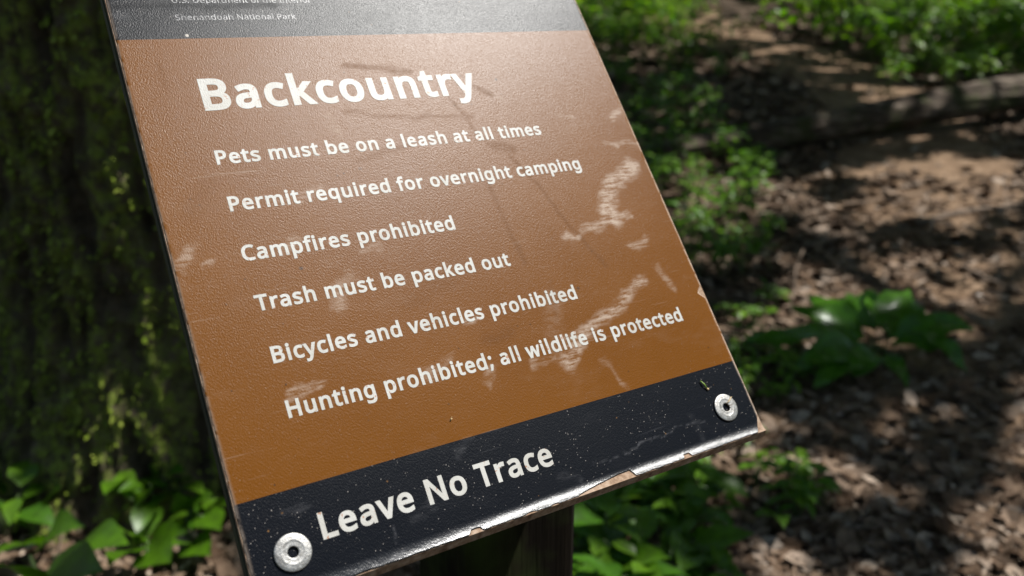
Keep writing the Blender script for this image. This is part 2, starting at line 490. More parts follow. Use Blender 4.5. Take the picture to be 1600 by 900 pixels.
PALE=[([(284.7,182.3),(266.6,171.3),(252.6,157.2),(255.7,147.8)],10.0,1.00),([(269.5,150.3),(240.1,145.7),(215.1,142.2)],4.3,0.70),([(300.5,198.6),(272.1,199.9)],3.1,0.60),([(297.0,225.2),(287.1,221.0)],4.2,0.80),([(255.0,224.0),(244.9,225.8)],1.5,0.70),([(209.7,239.7),(203.9,244.8)],1.8,0.70),([(255.8,106.3),(239.1,96.7),(216.8,88.9),(199.7,80.6)],6.9,0.80),([(200.0,81.4),(187.9,68.6)],8.2,0.80),([(273.3,131.7),(259.5,129.5)],4.8,0.60),([(98.4,234.7),(99.6,226.3)],4.3,0.50),([(80.6,191.3),(67.7,188.3)],4.1,0.50),([(81.7,141.6),(71.6,136.2),(71.9,125.5)],5.3,0.50),([(51.7,89.2),(36.1,89.1)],4.3,0.60),([(11.0,169.5),(4.2,158.8)],5.2,0.50),([(18.0,161.5),(16.1,159.4)],2.9,0.50),([(140.9,104.4),(135.5,102.5)],3.3,0.60),([(119.4,87.1),(105.9,79.7)],4.2,0.30),([(101.7,154.9),(90.9,154.8)],3.5,0.35),([(63.0,164.8),(51.7,159.4)],4.5,0.35),([(140.3,77.0),(135.4,69.1)],3.7,0.40),([(164.7,73.2),(181.0,72.5)],3.1,0.40),([(1.5,304.9),(7.4,303.6)],2.7,0.70),([(116.3,42.9),(107.8,39.2)],3.4,0.35),([(88.8,19.9),(77.1,15.1)],3.9,0.35),([(178.3,13.1),(193.6,14.1),(216.6,15.8),(260.2,17.5)],1.0,0.80),([(19.5,37.9),(29.3,36.4)],2.2,0.40),([(65.9,18.6),(64.3,7.7)],0.6,0.80),([(66.8,3.4),(44.6,1.9)],2.1,0.50),([(160.2,13.7),(167.5,7.4)],4.5,0.30),([(252.4,21.5),(253.9,5.7)],4.5,0.25),([(273.6,111.7),(277.0,98.1)],4.8,0.40),([(190.9,106.1),(185.2,72.3)],10.2,0.15),([(209.1,66.9),(218.9,49.1)],3.3,0.30),]
DARK=[([(155.9,262.8),(136.7,266.4),(117.8,269.1)],3.7,0.80),([(175.0,244.4),(185.2,218.7),(193.1,204.6)],1.7,0.70),([(194.2,207.6),(203.5,204.9)],5.2,0.80),([(202.1,199.2),(206.6,187.6),(214.5,173.4),(220.6,155.1),(230.2,134.2),(238.0,120.1)],2.6,0.90),([(180.1,182.0),(182.1,164.8),(182.1,148.1),(184.0,131.4)],2.9,0.70),([(108.7,238.1),(145.7,231.8),(187.0,229.4)],2.2,0.60),([(139.8,214.2),(123.3,211.7),(106.9,207.2)],3.1,0.50),([(-2.0,310.2),(42.6,310.9),(88.3,311.6)],3.9,0.80),([(194.6,250.0),(203.9,244.8)],3.1,0.80),([(195.6,117.2),(190.3,94.3)],3.3,0.50),([(160.3,92.9),(144.3,92.5)],5.4,0.60),([(27.6,202.8),(15.1,188.1)],7.6,0.30),([(134.0,128.4),(109.2,121.8)],7.4,0.30),([(18.5,274.3),(18.9,258.5)],1.9,0.60),]

def face_mesh():
    us = np.concatenate([[0], np.linspace(0.8, 299.2, 300), [300]])
    vs = np.concatenate([np.linspace(0, 9, 19), np.linspace(10, 330, 300), np.linspace(335, 400, 14)])
    U_, V_ = np.meshgrid(us, vs)
    lo = v_low(us)[None, :]
    v = lo + (V_ / 12) * (12 - lo) ; v = np.where(V_ < 12, v, V_)
    ul = u_low(vs)[:, None]; uh = u_high(vs)[:, None]
    u = np.where(U_ < 8, ul + U_ / 8 * (8 - ul), np.where(U_ > 288, 288 + (U_ - 288) / 12 * (uh - 288), U_))
    w = lip(u, v)
    # the rim is rubbed down a little
    e = np.minimum(np.minimum(u - ul, uh - u), 400 - v)
    w = w - 0.35 * np.clip(1 - e / 0.9, 0, 1) ** 2
    nx, ny = len(us), len(vs)
    top = np.stack([u, v, w], -1).reshape(-1, 3) / 1000
    idx = np.arange(nx * ny).reshape(ny, nx)
    faces = np.stack([idx[:-1, :-1], idx[:-1, 1:], idx[1:, 1:], idx[1:, :-1]], -1).reshape(-1, 4).tolist()
    ring = list(idx[0, :]) + list(idx[1:, -1]) + list(idx[-1, -2::-1]) + list(idx[-2:0:-1, 0])
    low = top[ring].copy(); low[:, 2] -= 0.0008
    n0 = nx * ny; k = len(ring)
    faces += [[int(ring[i]), n0 + i, n0 + (i + 1) % k, int(ring[(i + 1) % k])] for i in range(k)]
    verts = np.concatenate([top, low])
    me = bpy.data.meshes.new('face_sheet'); me.from_pydata(verts.tolist(), [], faces)
    nf = (nx - 1) * (ny - 1)
    me.polygons.foreach_set('use_smooth', [i < nf for i in range(len(me.polygons))])
    uf, vf = u.ravel(), v.ravel()
    pad = np.zeros(k)
    ee = e.ravel()
    rimv = np.clip(1.25 - ee / 0.8, 0, 1) * (0.55 + 0.45 * (uf > 150))
    for nm, arr in (('scuff', strokes(PALE, uf, vf, 9)), ('wet', strokes(DARK, uf, vf, 5)), ('lip', np.clip(1 - vf / 6.5, 0, 1)), ('rim', rimv)):
        at_ = me.attributes.new(nm, 'FLOAT', 'POINT')
        at_.data.foreach_set('value', np.concatenate([arr, pad + (0.9 if nm == 'rim' else 0)]).astype(np.float32))
    me.materials.append(FACE)
    o = bpy.data.objects.new('face_sheet', me); COL.objects.link(o)
    return on_panel(o)
face_mesh()
# the core the face is bonded to, bowed up with it along the bottom edge
def slab(name, mat, u0, u1, v0, v1, wt, wb, follow, du=3.0):
    us = np.concatenate([[u0], np.arange(u0 + du, u1 - du * 0.4, du), [u1]]); vs = np.concatenate([np.arange(v0, v0 + 10, 0.8), np.linspace(v0 + 10, v1, 14)])
    U_, V_ = np.meshgrid(us, vs)
    l_ = lip(U_, V_) if follow else 0 * U_
    rgh_ = 0.12 * (fbm(U_ * 0.7, V_ * 0.7, oct=3, seed=2) - 0.5)
    t = np.stack([U_, V_, l_ + wt + rgh_], -1).reshape(-1, 3) / 1000
    b = np.stack([U_, V_ - (2.7 * np.clip(1 - (V_ - v0) / 4, 0, 1) if follow else 0), l_ * 0.55 + wb], -1).reshape(-1, 3) / 1000
    nx, ny = len(us), len(vs); N = nx * ny
    idx = np.arange(N).reshape(ny, nx)
    f = np.stack([idx[:-1, :-1], idx[:-1, 1:], idx[1:, 1:], idx[1:, :-1]], -1).reshape(-1, 4)
    fl = f.tolist() + (f[:, ::-1] + N).tolist()
    ring = list(idx[0, :]) + list(idx[1:, -1]) + list(idx[-1, -2::-1]) + list(idx[-2:0:-1, 0])
    fl += [[int(ring[i]), int(ring[i] + N), int(ring[(i + 1) % len(ring)] + N), int(ring[(i + 1) % len(ring)])] for i in range(len(ring))]
    mb = MB(); mb.v = [tuple(p) for p in np.concatenate([t, b])]; mb.f = [tuple(x) for x in fl]
    return on_panel(mb.build(name, mat, smooth=False))
slab('panel_core', CORE, 0.15, 299.9, 0.1, 399.8, -0.55, -4.2, True)
slab('backing_board', BACK, -0.6, 298.5, 4.5, 396, -4.3, -11.5, False)

# lettering: outlines of a humanist sans, thickened and laid just over the face
GLYPHS={
'.':(180,['89,-9 79,-8 69,-5 60,1 54,10 50,22 48,36 50,51 54,63 60,71 69,77 79,80 89,81 100,80 110,77 119,71 126,63 130,51 132,36 130,22 126,10 119,1 110,-5 100,-8']),
';':(180,['88,278 77,279 68,283 59,289 52,297 48,309 47,324 48,339 52,351 59,359 68,365 77,368 88,369 99,368 109,365 118,359 125,351 129,339 130,324 129,309 125,297 118,289 109,283 99,279', '21,-87 34,-32 46,26 55,78 118,78 123,71 98,-8 65,-87']),
'B':(437,['65,0 65,480 202,480 236,478 267,475 294,470 318,463 338,453 364,431 379,400 384,361 382,334 374,311 361,290 343,274 320,262 293,255 293,251 312,247 331,241 348,234 363,224 376,212 386,197 394,180 399,160 400,136 395,96 380,63 356,36 336,23 315,13 290,6 263,1 234,0', '126,275 214,275 251,278 279,284 299,295 312,310 319,330 322,354 319,378 309,397 294,411 272,420 242,426 205,428 126,428', '126,51 222,51 261,54 290,62 311,76 325,94 333,116 336,141 333,165 324,185 310,202 288,215 257,222 218,225 126,225']),
'C':(425,['261,-7 233,-6 207,-2 182,4 160,13 139,24 109,46 85,75 65,109 57,133 50,157 45,183 42,211 41,240 42,269 45,296 51,321 58,346 67,368 88,403 114,431 146,455 167,466 191,475 216,481 243,485 271,486 301,485 329,482 355,476 380,468 404,458 379,407 330,425 311,430 292,432 271,433 241,431 214,425 190,415 168,400 149,381 133,359 121,334 112,306 107,274 105,240 106,206 111,174 120,146 131,121 146,98 164,80 186,65 211,55 239,48 270,46 330,52 385,65 385,13 329,-2']),
'D':(490,['65,0 65,480 213,480 241,478 268,475 293,470 316,462 338,453 371,432 398,406 420,374 431,352 439,328 445,302 448,274 449,244 447,198 439,157 425,120 407,88 383,61 355,39 322,22 285,10 244,2 199,0', '126,52 191,52 261,59 315,82 354,120 378,174 385,242 384,279 378,311 368,339 355,363 338,383 318,399 294,412 267,421 237,426 204,428 126,428']),
'H':(498,['65,0 65,480 126,480 126,277 371,277 371,480 432,480 432,0 371,0 371,224 126,224 126,0']),
'I':(228,['27,0 27,35 83,48 83,431 27,445 27,480 200,480 200,445 144,431 144,48 200,35 200,0']),
'L':(352,['65,0 65,480 126,480 126,54 335,54 335,0']),
'N':(511,['65,0 65,480 135,480 391,83 394,83 392,115 390,162 389,209 389,480 445,480 445,0 375,0 118,398 119,340 121,268 121,0']),
'P':(406,['65,0 65,480 192,480 228,478 259,474 287,466 310,456 329,443 353,415 367,380 372,338 370,313 364,288 354,264 340,243 320,224 294,208 263,196 225,189 181,187 126,187 126,0', '126,238 174,238 216,241 250,248 276,261 295,279 306,304 310,336 306,364 296,387 280,405 257,418 225,425 187,428 126,428']),
'S':(369,['166,-7 140,-6 115,-4 91,-1 70,4 51,9 34,16 34,74 94,54 119,50 143,47 169,46 201,48 228,55 249,66 265,82 274,101 277,123 276,138 272,151 267,163 258,173 247,183 232,192 164,222 126,238 96,256 72,276 54,300 44,329 40,364 42,388 49,410 60,429 74,446 92,460 114,471 138,480 165,485 193,486 219,485 243,483 266,479 287,473 307,467 326,459 307,408 253,426 233,430 213,432 192,433 165,431 142,425 124,414 112,400 104,383 101,363 103,348 106,335 111,323 120,313 131,303 144,294 206,267 233,256 257,245 278,233 296,221 310,207 322,191 330,173 335,152 337,128 332,89 317,56 291,29 271,16 249,6 224,-1 196,-5']),
'T':(374,['156,0 156,426 7,426 7,480 366,480 366,426 217,426 217,0']),
'U':(491,['243,-7 209,-5 178,1 151,11 127,24 107,42 90,63 77,86 68,112 62,140 60,171 60,480 121,480 121,169 124,133 135,102 152,78 176,60 208,49 246,46 286,50 317,61 341,80 357,106 367,135 370,169 370,480 430,480 430,169 428,137 421,107 410,80 394,55 373,34 348,16 318,4 283,-4']),
'a':(377,['144,-7 114,-4 86,5 63,19 45,40 34,67 31,100 36,133 50,161 73,183 92,194 114,202 140,209 170,213 203,215 265,217 265,238 262,265 256,286 245,301 230,311 212,316 190,318 172,317 154,315 136,310 89,291 71,335 87,343 106,350 126,357 148,362 170,365 193,366 233,363 266,353 291,337 308,314 319,283 322,245 322,0 279,0 268,51 265,51 249,33 233,19 216,7 196,0 173,-5', '158,41 187,44 212,52 234,66 251,86 261,112 264,144 264,176 211,174 171,170 140,163 118,152 103,138 95,121 92,99 94,81 100,66 110,55 124,47 140,43']),
'b':(413,['228,-7 201,-5 178,0 158,9 142,20 128,32 116,46 111,46 99,0 57,0 57,510 116,510 116,386 115,344 113,312 116,312 128,327 142,339 158,351 178,359 201,364 228,366 269,361 305,345 335,319 350,299 361,275 370,247 374,215 376,180 374,145 370,113 361,85 350,61 335,40 305,14 269,-1', '219,42 248,46 273,58 291,78 304,105 312,139 315,181 311,230 299,268 280,295 253,312 218,317 183,313 157,302 138,284 126,258 119,224 116,182 116,179 119,138 126,105 138,78 157,58 184,46']),
'c':(322,['201,-7 171,-5 143,2 117,13 93,28 74,48 58,73 46,103 39,138 37,178 39,220 47,256 59,286 76,311 96,332 119,347 146,358 174,365 206,367 259,361 300,347 282,298 244,310 204,315 166,310 136,293 115,266 102,228 98,179 101,139 110,105 124,79 144,60 170,48 201,44 220,45 237,47 253,50 294,65 294,13 254,-2']),
'd':(413,['185,-7 143,-2 107,14 77,40 63,60 51,85 43,113 39,144 37,179 39,215 43,246 52,274 63,299 78,319 108,346 144,361 185,367 211,365 234,360 254,351 270,340 285,328 297,314 301,314 299,339 297,367 297,510 356,510 356,0 308,0 300,48 297,48 285,34 271,21 254,9 234,0 211,-5', '194,42 228,46 255,56 274,74 287,98 295,129 298,168 298,179 295,220 288,254 275,282 256,302 229,314 193,318 164,313 140,301 122,280 109,252 101,218 98,178 101,138 109,105 122,78 141,58 165,46']),
'e':(379,['210,-7 177,-4 147,3 120,14 96,30 75,51 59,76 47,106 39,140 37,177 39,215 46,249 57,279 72,305 90,326 112,344 138,357 166,364 196,367 226,364 252,358 276,347 296,331 313,312 327,290 337,264 343,235 345,204 345,169 98,169 102,131 113,100 129,76 152,58 180,47 213,44 235,44 255,46 274,50 328,69 328,17 274,-1 255,-4 234,-6', '99,216 283,216 280,244 273,269 262,290 245,306 223,315 195,318 169,315 147,306 129,291 114,271 105,245']),
'f':(231,['73,0 73,314 10,314 10,342 73,362 73,383 77,425 87,458 104,483 127,500 156,510 190,514 229,510 260,502 244,455 220,462 191,465 173,463 158,457 147,446 139,430 134,409 132,383 132,360 223,360 223,314 132,314 132,0']),
'g':(413,['195,-161 164,-160 136,-158 110,-153 86,-147 65,-138 65,-84 87,-94 112,-102 138,-108 167,-111 198,-112 227,-109 251,-100 271,-85 286,-65 295,-40 298,-11 298,3 298,27 300,48 297,48 281,28 262,13 239,2 214,-5 185,-7 142,-1 106,15 76,42 62,63 51,88 43,115 39,146 37,179 39,212 43,242 51,270 62,294 76,316 106,344 142,361 185,367 208,365 229,361 249,353 267,343 283,329 298,312 301,312 309,360 356,360 356,-6 354,-35 350,-62 342,-85 331,-105 317,-122 299,-136 278,-147 254,-155 226,-160', '194,42 227,45 253,55 273,71 287,94 295,126 298,165 298,179 295,224 287,259 273,285 252,303 226,313 193,317 165,313 142,301 123,281 109,254 101,220 98,179 101,138 109,104 123,77 141,57 165,46']),
'h':(415,['57,0 57,510 116,510 116,361 113,310 117,310 130,327 146,341 164,352 185,360 206,364 229,366 269,363 302,352 328,335 346,310 357,276 361,234 361,0 302,0 302,230 293,278 266,307 222,317 186,313 158,302 139,283 126,257 119,225 116,186 116,0']),
'i':(173,['87,420 78,421 70,424 62,429 57,436 54,446 52,457 54,469 57,479 62,486 70,491 78,494 87,495 96,494 104,491 111,486 117,479 120,469 122,457 120,446 117,436 111,429 104,424 96,421', '57,0 57,360 116,360 116,0']),
'k':(359,['57,0 57,510 116,510 116,244 115,216 113,185 116,185 128,201 144,221 158,238 273,360 343,360 197,206 353,0 281,0 156,168 116,132 116,0']),
'l':(173,['57,0 57,510 116,510 116,0']),
'm':(628,['57,0 57,360 105,360 113,311 117,311 129,328 144,342 162,353 182,361 202,365 223,367 254,364 281,357 303,345 321,328 333,306 336,306 350,325 366,340 386,352 407,360 429,365 452,367 489,363 520,353 543,335 560,310 570,277 574,234 574,0 515,0 515,232 507,279 483,308 442,317 410,314 385,304 367,287 355,264 347,234 345,199 345,0 286,0 286,232 278,279 253,308 212,317 180,313 155,302 137,283 125,258 118,226 116,187 116,0']),
'n':(415,['57,0 57,360 105,360 113,311 117,311 130,328 146,342 165,353 186,361 208,365 230,367 270,363 302,353 328,335 346,310 357,277 361,234 361,0 302,0 302,230 293,278 266,307 222,317 186,313 158,302 139,283 126,258 119,226 116,187 116,0']),
'o':(406,['202,-7 172,-4 143,3 117,15 94,32 75,53 58,79 46,109 39,143 37,181 39,215 44,246 53,273 66,297 82,318 101,336 123,349 148,359 175,365 204,367 236,364 264,357 290,345 314,328 333,307 349,282 361,252 368,218 370,181 368,147 363,116 354,88 341,64 325,42 305,25 283,11 259,1 232,-5', '203,42 237,46 263,59 283,80 298,107 306,141 309,181 306,220 298,253 283,281 263,301 236,313 203,317 169,313 143,301 123,281 109,253 101,220 98,181 101,141 109,107 123,80 143,59 170,46']),
'p':(413,['57,-161 57,360 105,360 113,311 116,311 128,326 142,339 158,351 178,360 201,365 228,367 270,362 305,346 335,320 350,300 361,276 370,248 374,216 376,181 374,146 370,114 361,86 350,62 335,41 305,14 269,-1 228,-7 202,-5 179,0 159,9 142,20 128,32 116,46 112,46 115,17 116,-13 116,-161', '219,42 240,44 258,50 273,60 286,74 296,90 305,110 310,132 314,155 315,181 312,220 304,253 291,280 272,301 248,313 218,317 185,314 159,303 140,286 127,262 119,231 116,192 116,181 119,140 126,106 138,78 157,58 184,46']),
'q':(413,['297,-161 297,-7 298,21 300,48 296,48 285,34 270,21 254,9 234,0 210,-5 183,-7 143,-2 107,14 78,40 63,60 52,85 43,113 39,144 37,179 39,215 44,246 52,274 63,299 78,319 108,346 144,361 185,367 212,365 235,360 255,351 271,339 286,326 298,311 309,360 356,360 356,-161', '195,42 228,46 255,56 274,73 287,97 295,128 298,167 298,179 295,221 287,255 275,282 256,302 228,314 193,318 164,313 140,301 122,280 108,252 101,218 98,178 101,139 109,105 122,78 141,58 165,46']),
'r':(278,['57,0 57,360 105,360 112,294 115,294 128,313 143,330 160,345 179,357 201,364 225,367 247,366 267,363 260,308 241,312 221,313 203,311 186,306 169,298 154,286 141,272 131,256 123,236 118,215 116,192 116,0']),
's':(322,['148,-7 124,-6 102,-4 83,-1 66,4 50,9 35,16 35,70 87,50 107,45 128,42 149,41 176,43 198,47 214,55 225,66 232,79 234,94 234,103 231,111 227,118 221,125 212,133 200,140 146,164 86,191 71,200 58,211 48,223 40,237 36,253 34,271 38,299 51,323 72,342 99,356 132,364 169,367 191,366 211,364 231,360 284,343 264,296 216,312 200,315 183,318 165,318 143,317 124,313 110,307 99,298 93,287 91,275 92,265 95,257 99,249 107,243 116,236 129,229 183,206 242,180 257,170 269,159 279,147 286,133 290,118 291,99 287,67 274,41 253,20 224,5 189,-4']),
't':(243,['167,-7 149,-6 132,-2 115,3 100,11 87,22 77,37 68,55 63,78 62,105 62,314 11,314 11,343 62,366 86,443 121,443 121,360 225,360 225,314 121,314 121,106 123,86 128,70 137,57 148,49 162,43 177,42 205,44 228,49 228,4 201,-4']),
'u':(415,['184,-7 144,-3 111,7 86,25 68,49 57,83 53,124 53,360 113,360 113,128 122,81 148,52 193,42 229,46 256,57 276,76 289,102 296,134 299,173 299,360 358,360 358,0 310,0 301,48 298,48 285,31 269,17 250,6 229,-1 207,-5']),
'v':(341,['136,0 0,360 63,360 140,148 151,115 162,80 169,52 179,81 190,116 201,148 278,360 341,360 204,0']),
'w':(528,['106,1 7,361 69,361 118,169 132,110 142,61 151,89 159,125 169,158 232,361 297,361 359,158 373,108 383,62 395,108 410,169 460,361 520,361 420,1 351,1 289,203 274,258 265,299 262,299 253,258 238,203 173,1']),
'y':(343,['56,-161 28,-160 7,-156 7,-109 25,-111 47,-113 66,-111 83,-105 97,-95 108,-82 118,-67 127,-49 146,-1 1,360 64,360 142,155 160,104 172,57 175,57 187,101 206,156 279,360 343,360 187,-50 174,-81 157,-108 139,-131 116,-148 89,-158']),
' ':(174,[]),
}

from mathutils.geometry import delaunay_2d_cdt as cdt
def offset_poly(pts, off):
    n = len(pts); out = []
    for i in range(n):
        p0, p1, p2 = Vector(pts[i - 1]), Vector(pts[i]), Vector(pts[(i + 1) % n])
        a = (p1 - p0).normalized(); b = (p2 - p1).normalized()
        na, nb = Vector((a.y, -a.x)), Vector((b.y, -b.x))
        m = na + nb
        if m.length < 0.3: m = na
        m = m.normalized(); k = off / max(m.dot(na), 0.5)
        out.append(p1 + m * k)
    # drop points whose edge turned round (tight corners closing up)
    src = [Vector(p) for p in pts]
    for _ in range(12):
        bad = [i for i in range(len(out)) if (out[(i + 1) % len(out)] - out[i]).dot(src[(i + 1) % len(src)] - src[i]) <= 0]
        if not bad: break
        i = bad[0]; j = (i + 1) % len(out)
        out[i] = (out[i] + out[j]) / 2; src[i] = (src[i] + src[j]) / 2
        del out[j], src[j]
    return out
def area(p): return 0.5 * sum(p[i - 1][0] * p[i][1] - p[i][0] * p[i - 1][1] for i in range(len(p)))
CAP = max(int(q.split(',')[1]) for c in GLYPHS['H'][1] for q in c.split())
def lettering(text, x0, x1, base, cap, bold, mat, name, z=0.00012):
    polys = []; x = 0; bold = bold * CAP / 714
    for ch in text:
        adv, cs = GLYPHS[ch]
        cs = [[tuple(map(int, q.split(','))) for q in c.split()] for c in cs]
        big = max(cs, key=lambda c: abs(area(c))) if cs else None
        sgn = 1 if (cs and area(big) > 0) else -1
        for c in cs:
            if sgn < 0: c = c[::-1]
            polys.append([(p[0] + x, p[1]) for p in offset_poly(c, bold)])
        x += adv + bold * 1.9
    xa = min(p[0] for c in polys for p in c); xb = max(p[0] for c in polys for p in c)
    capu = CAP + 2 * bold; sy = cap / capu; sx = (x1 - x0) / (xb - xa)
    vs, es, loops = [], [], []
    for c in polys:
        q = [((x0 + (p[0] - xa) * sx) / 1000, (base + (p[1] + bold) * sy) / 1000) for p in c]
        k = len(vs); vs += [Vector(p) for p in q]; es += [(k + i, k + (i + 1) % len(q)) for i in range(len(q))]
        loops.append(np.array(q))
    ov, _, of, _, _, _ = cdt(vs, es, [], 0, 1e-9)
    ov = np.array([tuple(p) for p in ov]); of = [f for f in of]
    cen = np.array([ov[list(f)].mean(0) for f in of]); wind = np.zeros(len(cen))
    for q in loops:
        m_ = (cen[:, 0] > q[:, 0].min()) & (cen[:, 0] < q[:, 0].max())
        c_ = cen[m_]; r_ = np.roll(q, -1, 0); w_ = np.zeros(len(c_))
        for (ax, ay), (bx, by) in zip(q, r_):
            side = (bx - ax) * (c_[:, 1] - ay) - (c_[:, 0] - ax) * (by - ay)
            w_ += ((ay <= c_[:, 1]) & (by > c_[:, 1]) & (side > 0)).astype(int) - ((ay > c_[:, 1]) & (by <= c_[:, 1]) & (side < 0)).astype(int)
        wind[m_] += w_
    fs = []
    for f, w_ in zip(of, wind):
        if w_ > 0.5:
            p = ov[list(f)]; cr = (p[1][0] - p[0][0]) * (p[2][1] - p[0][1]) - (p[2][0] - p[0][0]) * (p[1][1] - p[0][1])
            fs.append(tuple(f) if cr > 0 else tuple(f[::-1]))
    me = bpy.data.meshes.new(name)
    me.from_pydata([(p[0], p[1], z) for p in ov], [], fs)
    me.materials.clear(); me.materials.append(mat)
    o = bpy.data.objects.new(name, me); COL.objects.link(o)
    return on_panel(o)
for t, x0, x1, b, cap, bo, lab in (
    ('Backcountry', 34.4, 196.7, 244.4, 19.7, 37, 'large bold cream heading reading Backcountry'),
    ('Pets must be on a leash at all times', 32.9, 229.2, 212.3, 8.35, 33, 'cream rule about pets on a leash'),
    ('Permit required for overnight camping', 32.9, 247.6, 185.4, 8.4, 33, 'cream rule about permits for overnight camping'),
    ('Campfires prohibited', 32.5, 149.4, 157.8, 8.5, 33, 'short cream rule about campfires'),
    ('Trash must be packed out', 32.4, 174.8, 131.0, 8.4, 33, 'cream rule about packing out trash'),
    ('Bicycles and vehicles prohibited', 33.3, 209.0, 103.9, 8.5, 33, 'cream rule about bicycles and vehicles'),
    ('Hunting prohibited; all wildlife is protected', 33.3, 275.2, 76.6, 8.6, 33, 'long cream rule about hunting and wildlife'),
    ('Leave No Trace', 33.6, 157.3, 19.4, 12.1, 31, 'cream motto on the lower black band')):
    tag(lettering(t, x0, x1, b, cap, bo, LETTER, 'lettering'), lab)
tag(lettering('Shenandoah National Park', 32.3, 98.0, 301.7, 3.7, 10, LETTER_FADED, 'lettering'), 'faded grey park name on the upper black band')
tag(lettering('U.S. Department of the Interior', 32.8, 110.0, 313.2, 3.7, 10, LETTER_FADED, 'lettering'), 'faded grey small print cut by the top of the picture')

# rivets: domed aluminium heads with a driven hole in the middle
def lathe(mb, prof, cx, cy, n=48, close=False):
    vs, fs = [], []
    for r, z in prof:
        for k in range(n):
            t = 2 * math.pi * k / n
            vs.append((cx + r * math.cos(t), cy + r * math.sin(t), z))
    for i in range(len(prof) - 1):
        for k in range(n):
            fs.append((i * n + k, i * n + (k + 1) % n, (i + 1) * n + (k + 1) % n, (i + 1) * n + k))
    if close: fs.append(tuple(range((len(prof) - 1) * n, len(prof) * n)))
    mb.add([(a / 1000, b / 1000, c / 1000) for a, b, c in vs], fs)
for cx, cy, rs in ((19.3, 18.5, 8.3), (278.3, 19.9, 8.2)):
    mb = MB()
    lathe(mb, [(rs - 0.3, 0.12), (rs, 0.7), (rs - 0.1, 1.0), (rs - 0.45, 1.16), (6.6, 1.30), (5.5, 1.38), (5.2, 1.44), (4.9, 1.36), (3.4, 1.32), (2.7, 1.34), (2.5, 1.26), (2.4, 1.0)], cx, cy)
    rv = on_panel(mb.build('rivet', ALU))
    mb = MB(); lathe(mb, [(2.4, 1.02), (2.3, 0.3), (2.1, -0.9), (1.0, -1.0), (0.05, -1.0)], cx, cy, 32, True)
    h = mb.build('drive_hole', HOLE); h.parent = rv
# square post under the panel, its top cut to the slope
A = Vector((0.0485, 0.52, 0)); dl = Vector((-D1.x, -D1.y, 0)); bk = Vector((-0.5225, 0.8526, 0))
cor = [A, A + dl * 0.089, A + dl * 0.089 + bk * 0.089, A + bk * 0.089]
def post_ring(inset, z):
    out = []; c0 = (cor[0] + cor[2]) / 2
    for i, c in enumerate(cor):
        for s_, e_ in ((cor[i - 1], 1), (cor[(i + 1) % 4], 2)):
            q = c + (s_ - c).normalized() * 0.007
            q = c0 + (q - c0) * inset
            out.append(q)
    pts = []
    for q in out:
        zz = z
        if z is None:
            zz = SO.z - (DN.x * (q.x - SO.x) + DN.y * (q.y - SO.y)) / DN.z - 0.0118 / DN.z
        pts.append((q.x, q.y, zz))
    return pts
mb = MB(); zs = [gzf(0, 0.53) - 0.05, 0.1, 0.3, 0.5, 0.6, 0.7, 0.8, None]
vs_ = []
for z in zs: vs_ += post_ring(1, z)
fs_ = [(i * 8 + k, i * 8 + (k + 1) % 8, (i + 1) * 8 + (k + 1) % 8, (i + 1) * 8 + k) for i in range(len(zs) - 1) for k in range(8)]
fs_.append(tuple(range(len(zs) * 8 - 8, len(zs) * 8)))
mb.add(vs_, fs_)
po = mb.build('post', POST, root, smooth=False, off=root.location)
# bits lying on the panel
def panel_pt(u, v, w): return SM @ Vector((u / 1000, v / 1000, w / 1000))
mb = MB(); tube(mb, [panel_pt(268.2, 39.0, 0.9), panel_pt(269.3, 36.6, 1.3), panel_pt(270.7, 33.8, 0.7)], [0.00035, 0.00055, 0.0004], 7)
nd = mb.build('pine_needle', NEEDLE)
mb = MB(); tube(mb, [panel_pt(270.7, 33.8, 0.75), panel_pt(271.2, 33.0, 0.7), panel_pt(271.3, 32.6, 0.6)], [0.0005, 0.00075, 0.0004], 7)
mb.build('tip', STRAW, nd)
tag(nd, 'tiny green needle fragment lying on the lower black band', 'needle')
mb = MB(); tube(mb, [panel_pt(278.9, 22.0, 2.0), panel_pt(281.5, 22.9, 2.1), panel_pt(283.8, 24.6, 2.2), panel_pt(284.7, 24.5, 2.0)], [0.00022, 0.0003, 0.00025, 0.00015], 6)
tag(mb.build('straw_fragment', STRAW), 'thin straw coloured fibre stuck to the right hand rivet', 'straw')
mb = MB(); tube(mb, [panel_pt(278.8, 20.8, 2.2), panel_pt(281.0, 20.2, 2.5), panel_pt(282.3, 20.1, 2.4)], [0.0002, 0.0002, 0.00012], 6)
tag(mb.build('bark_fibre', TWIG), 'dark hair thin fibre poking out of the right hand rivet hole', 'fibre')
mb = MB(); tube(mb, [panel_pt(109.5, 55.6, 0.3), panel_pt(110.3, 56.6, 0.8), panel_pt(110.9, 57.2, 0.5)], [0.0003, 0.0005, 0.0003], 6)
tag(mb.build('seed_husk', STRAW), 'pale crumb of seed husk on the brown face above the black band', 'seed husk')

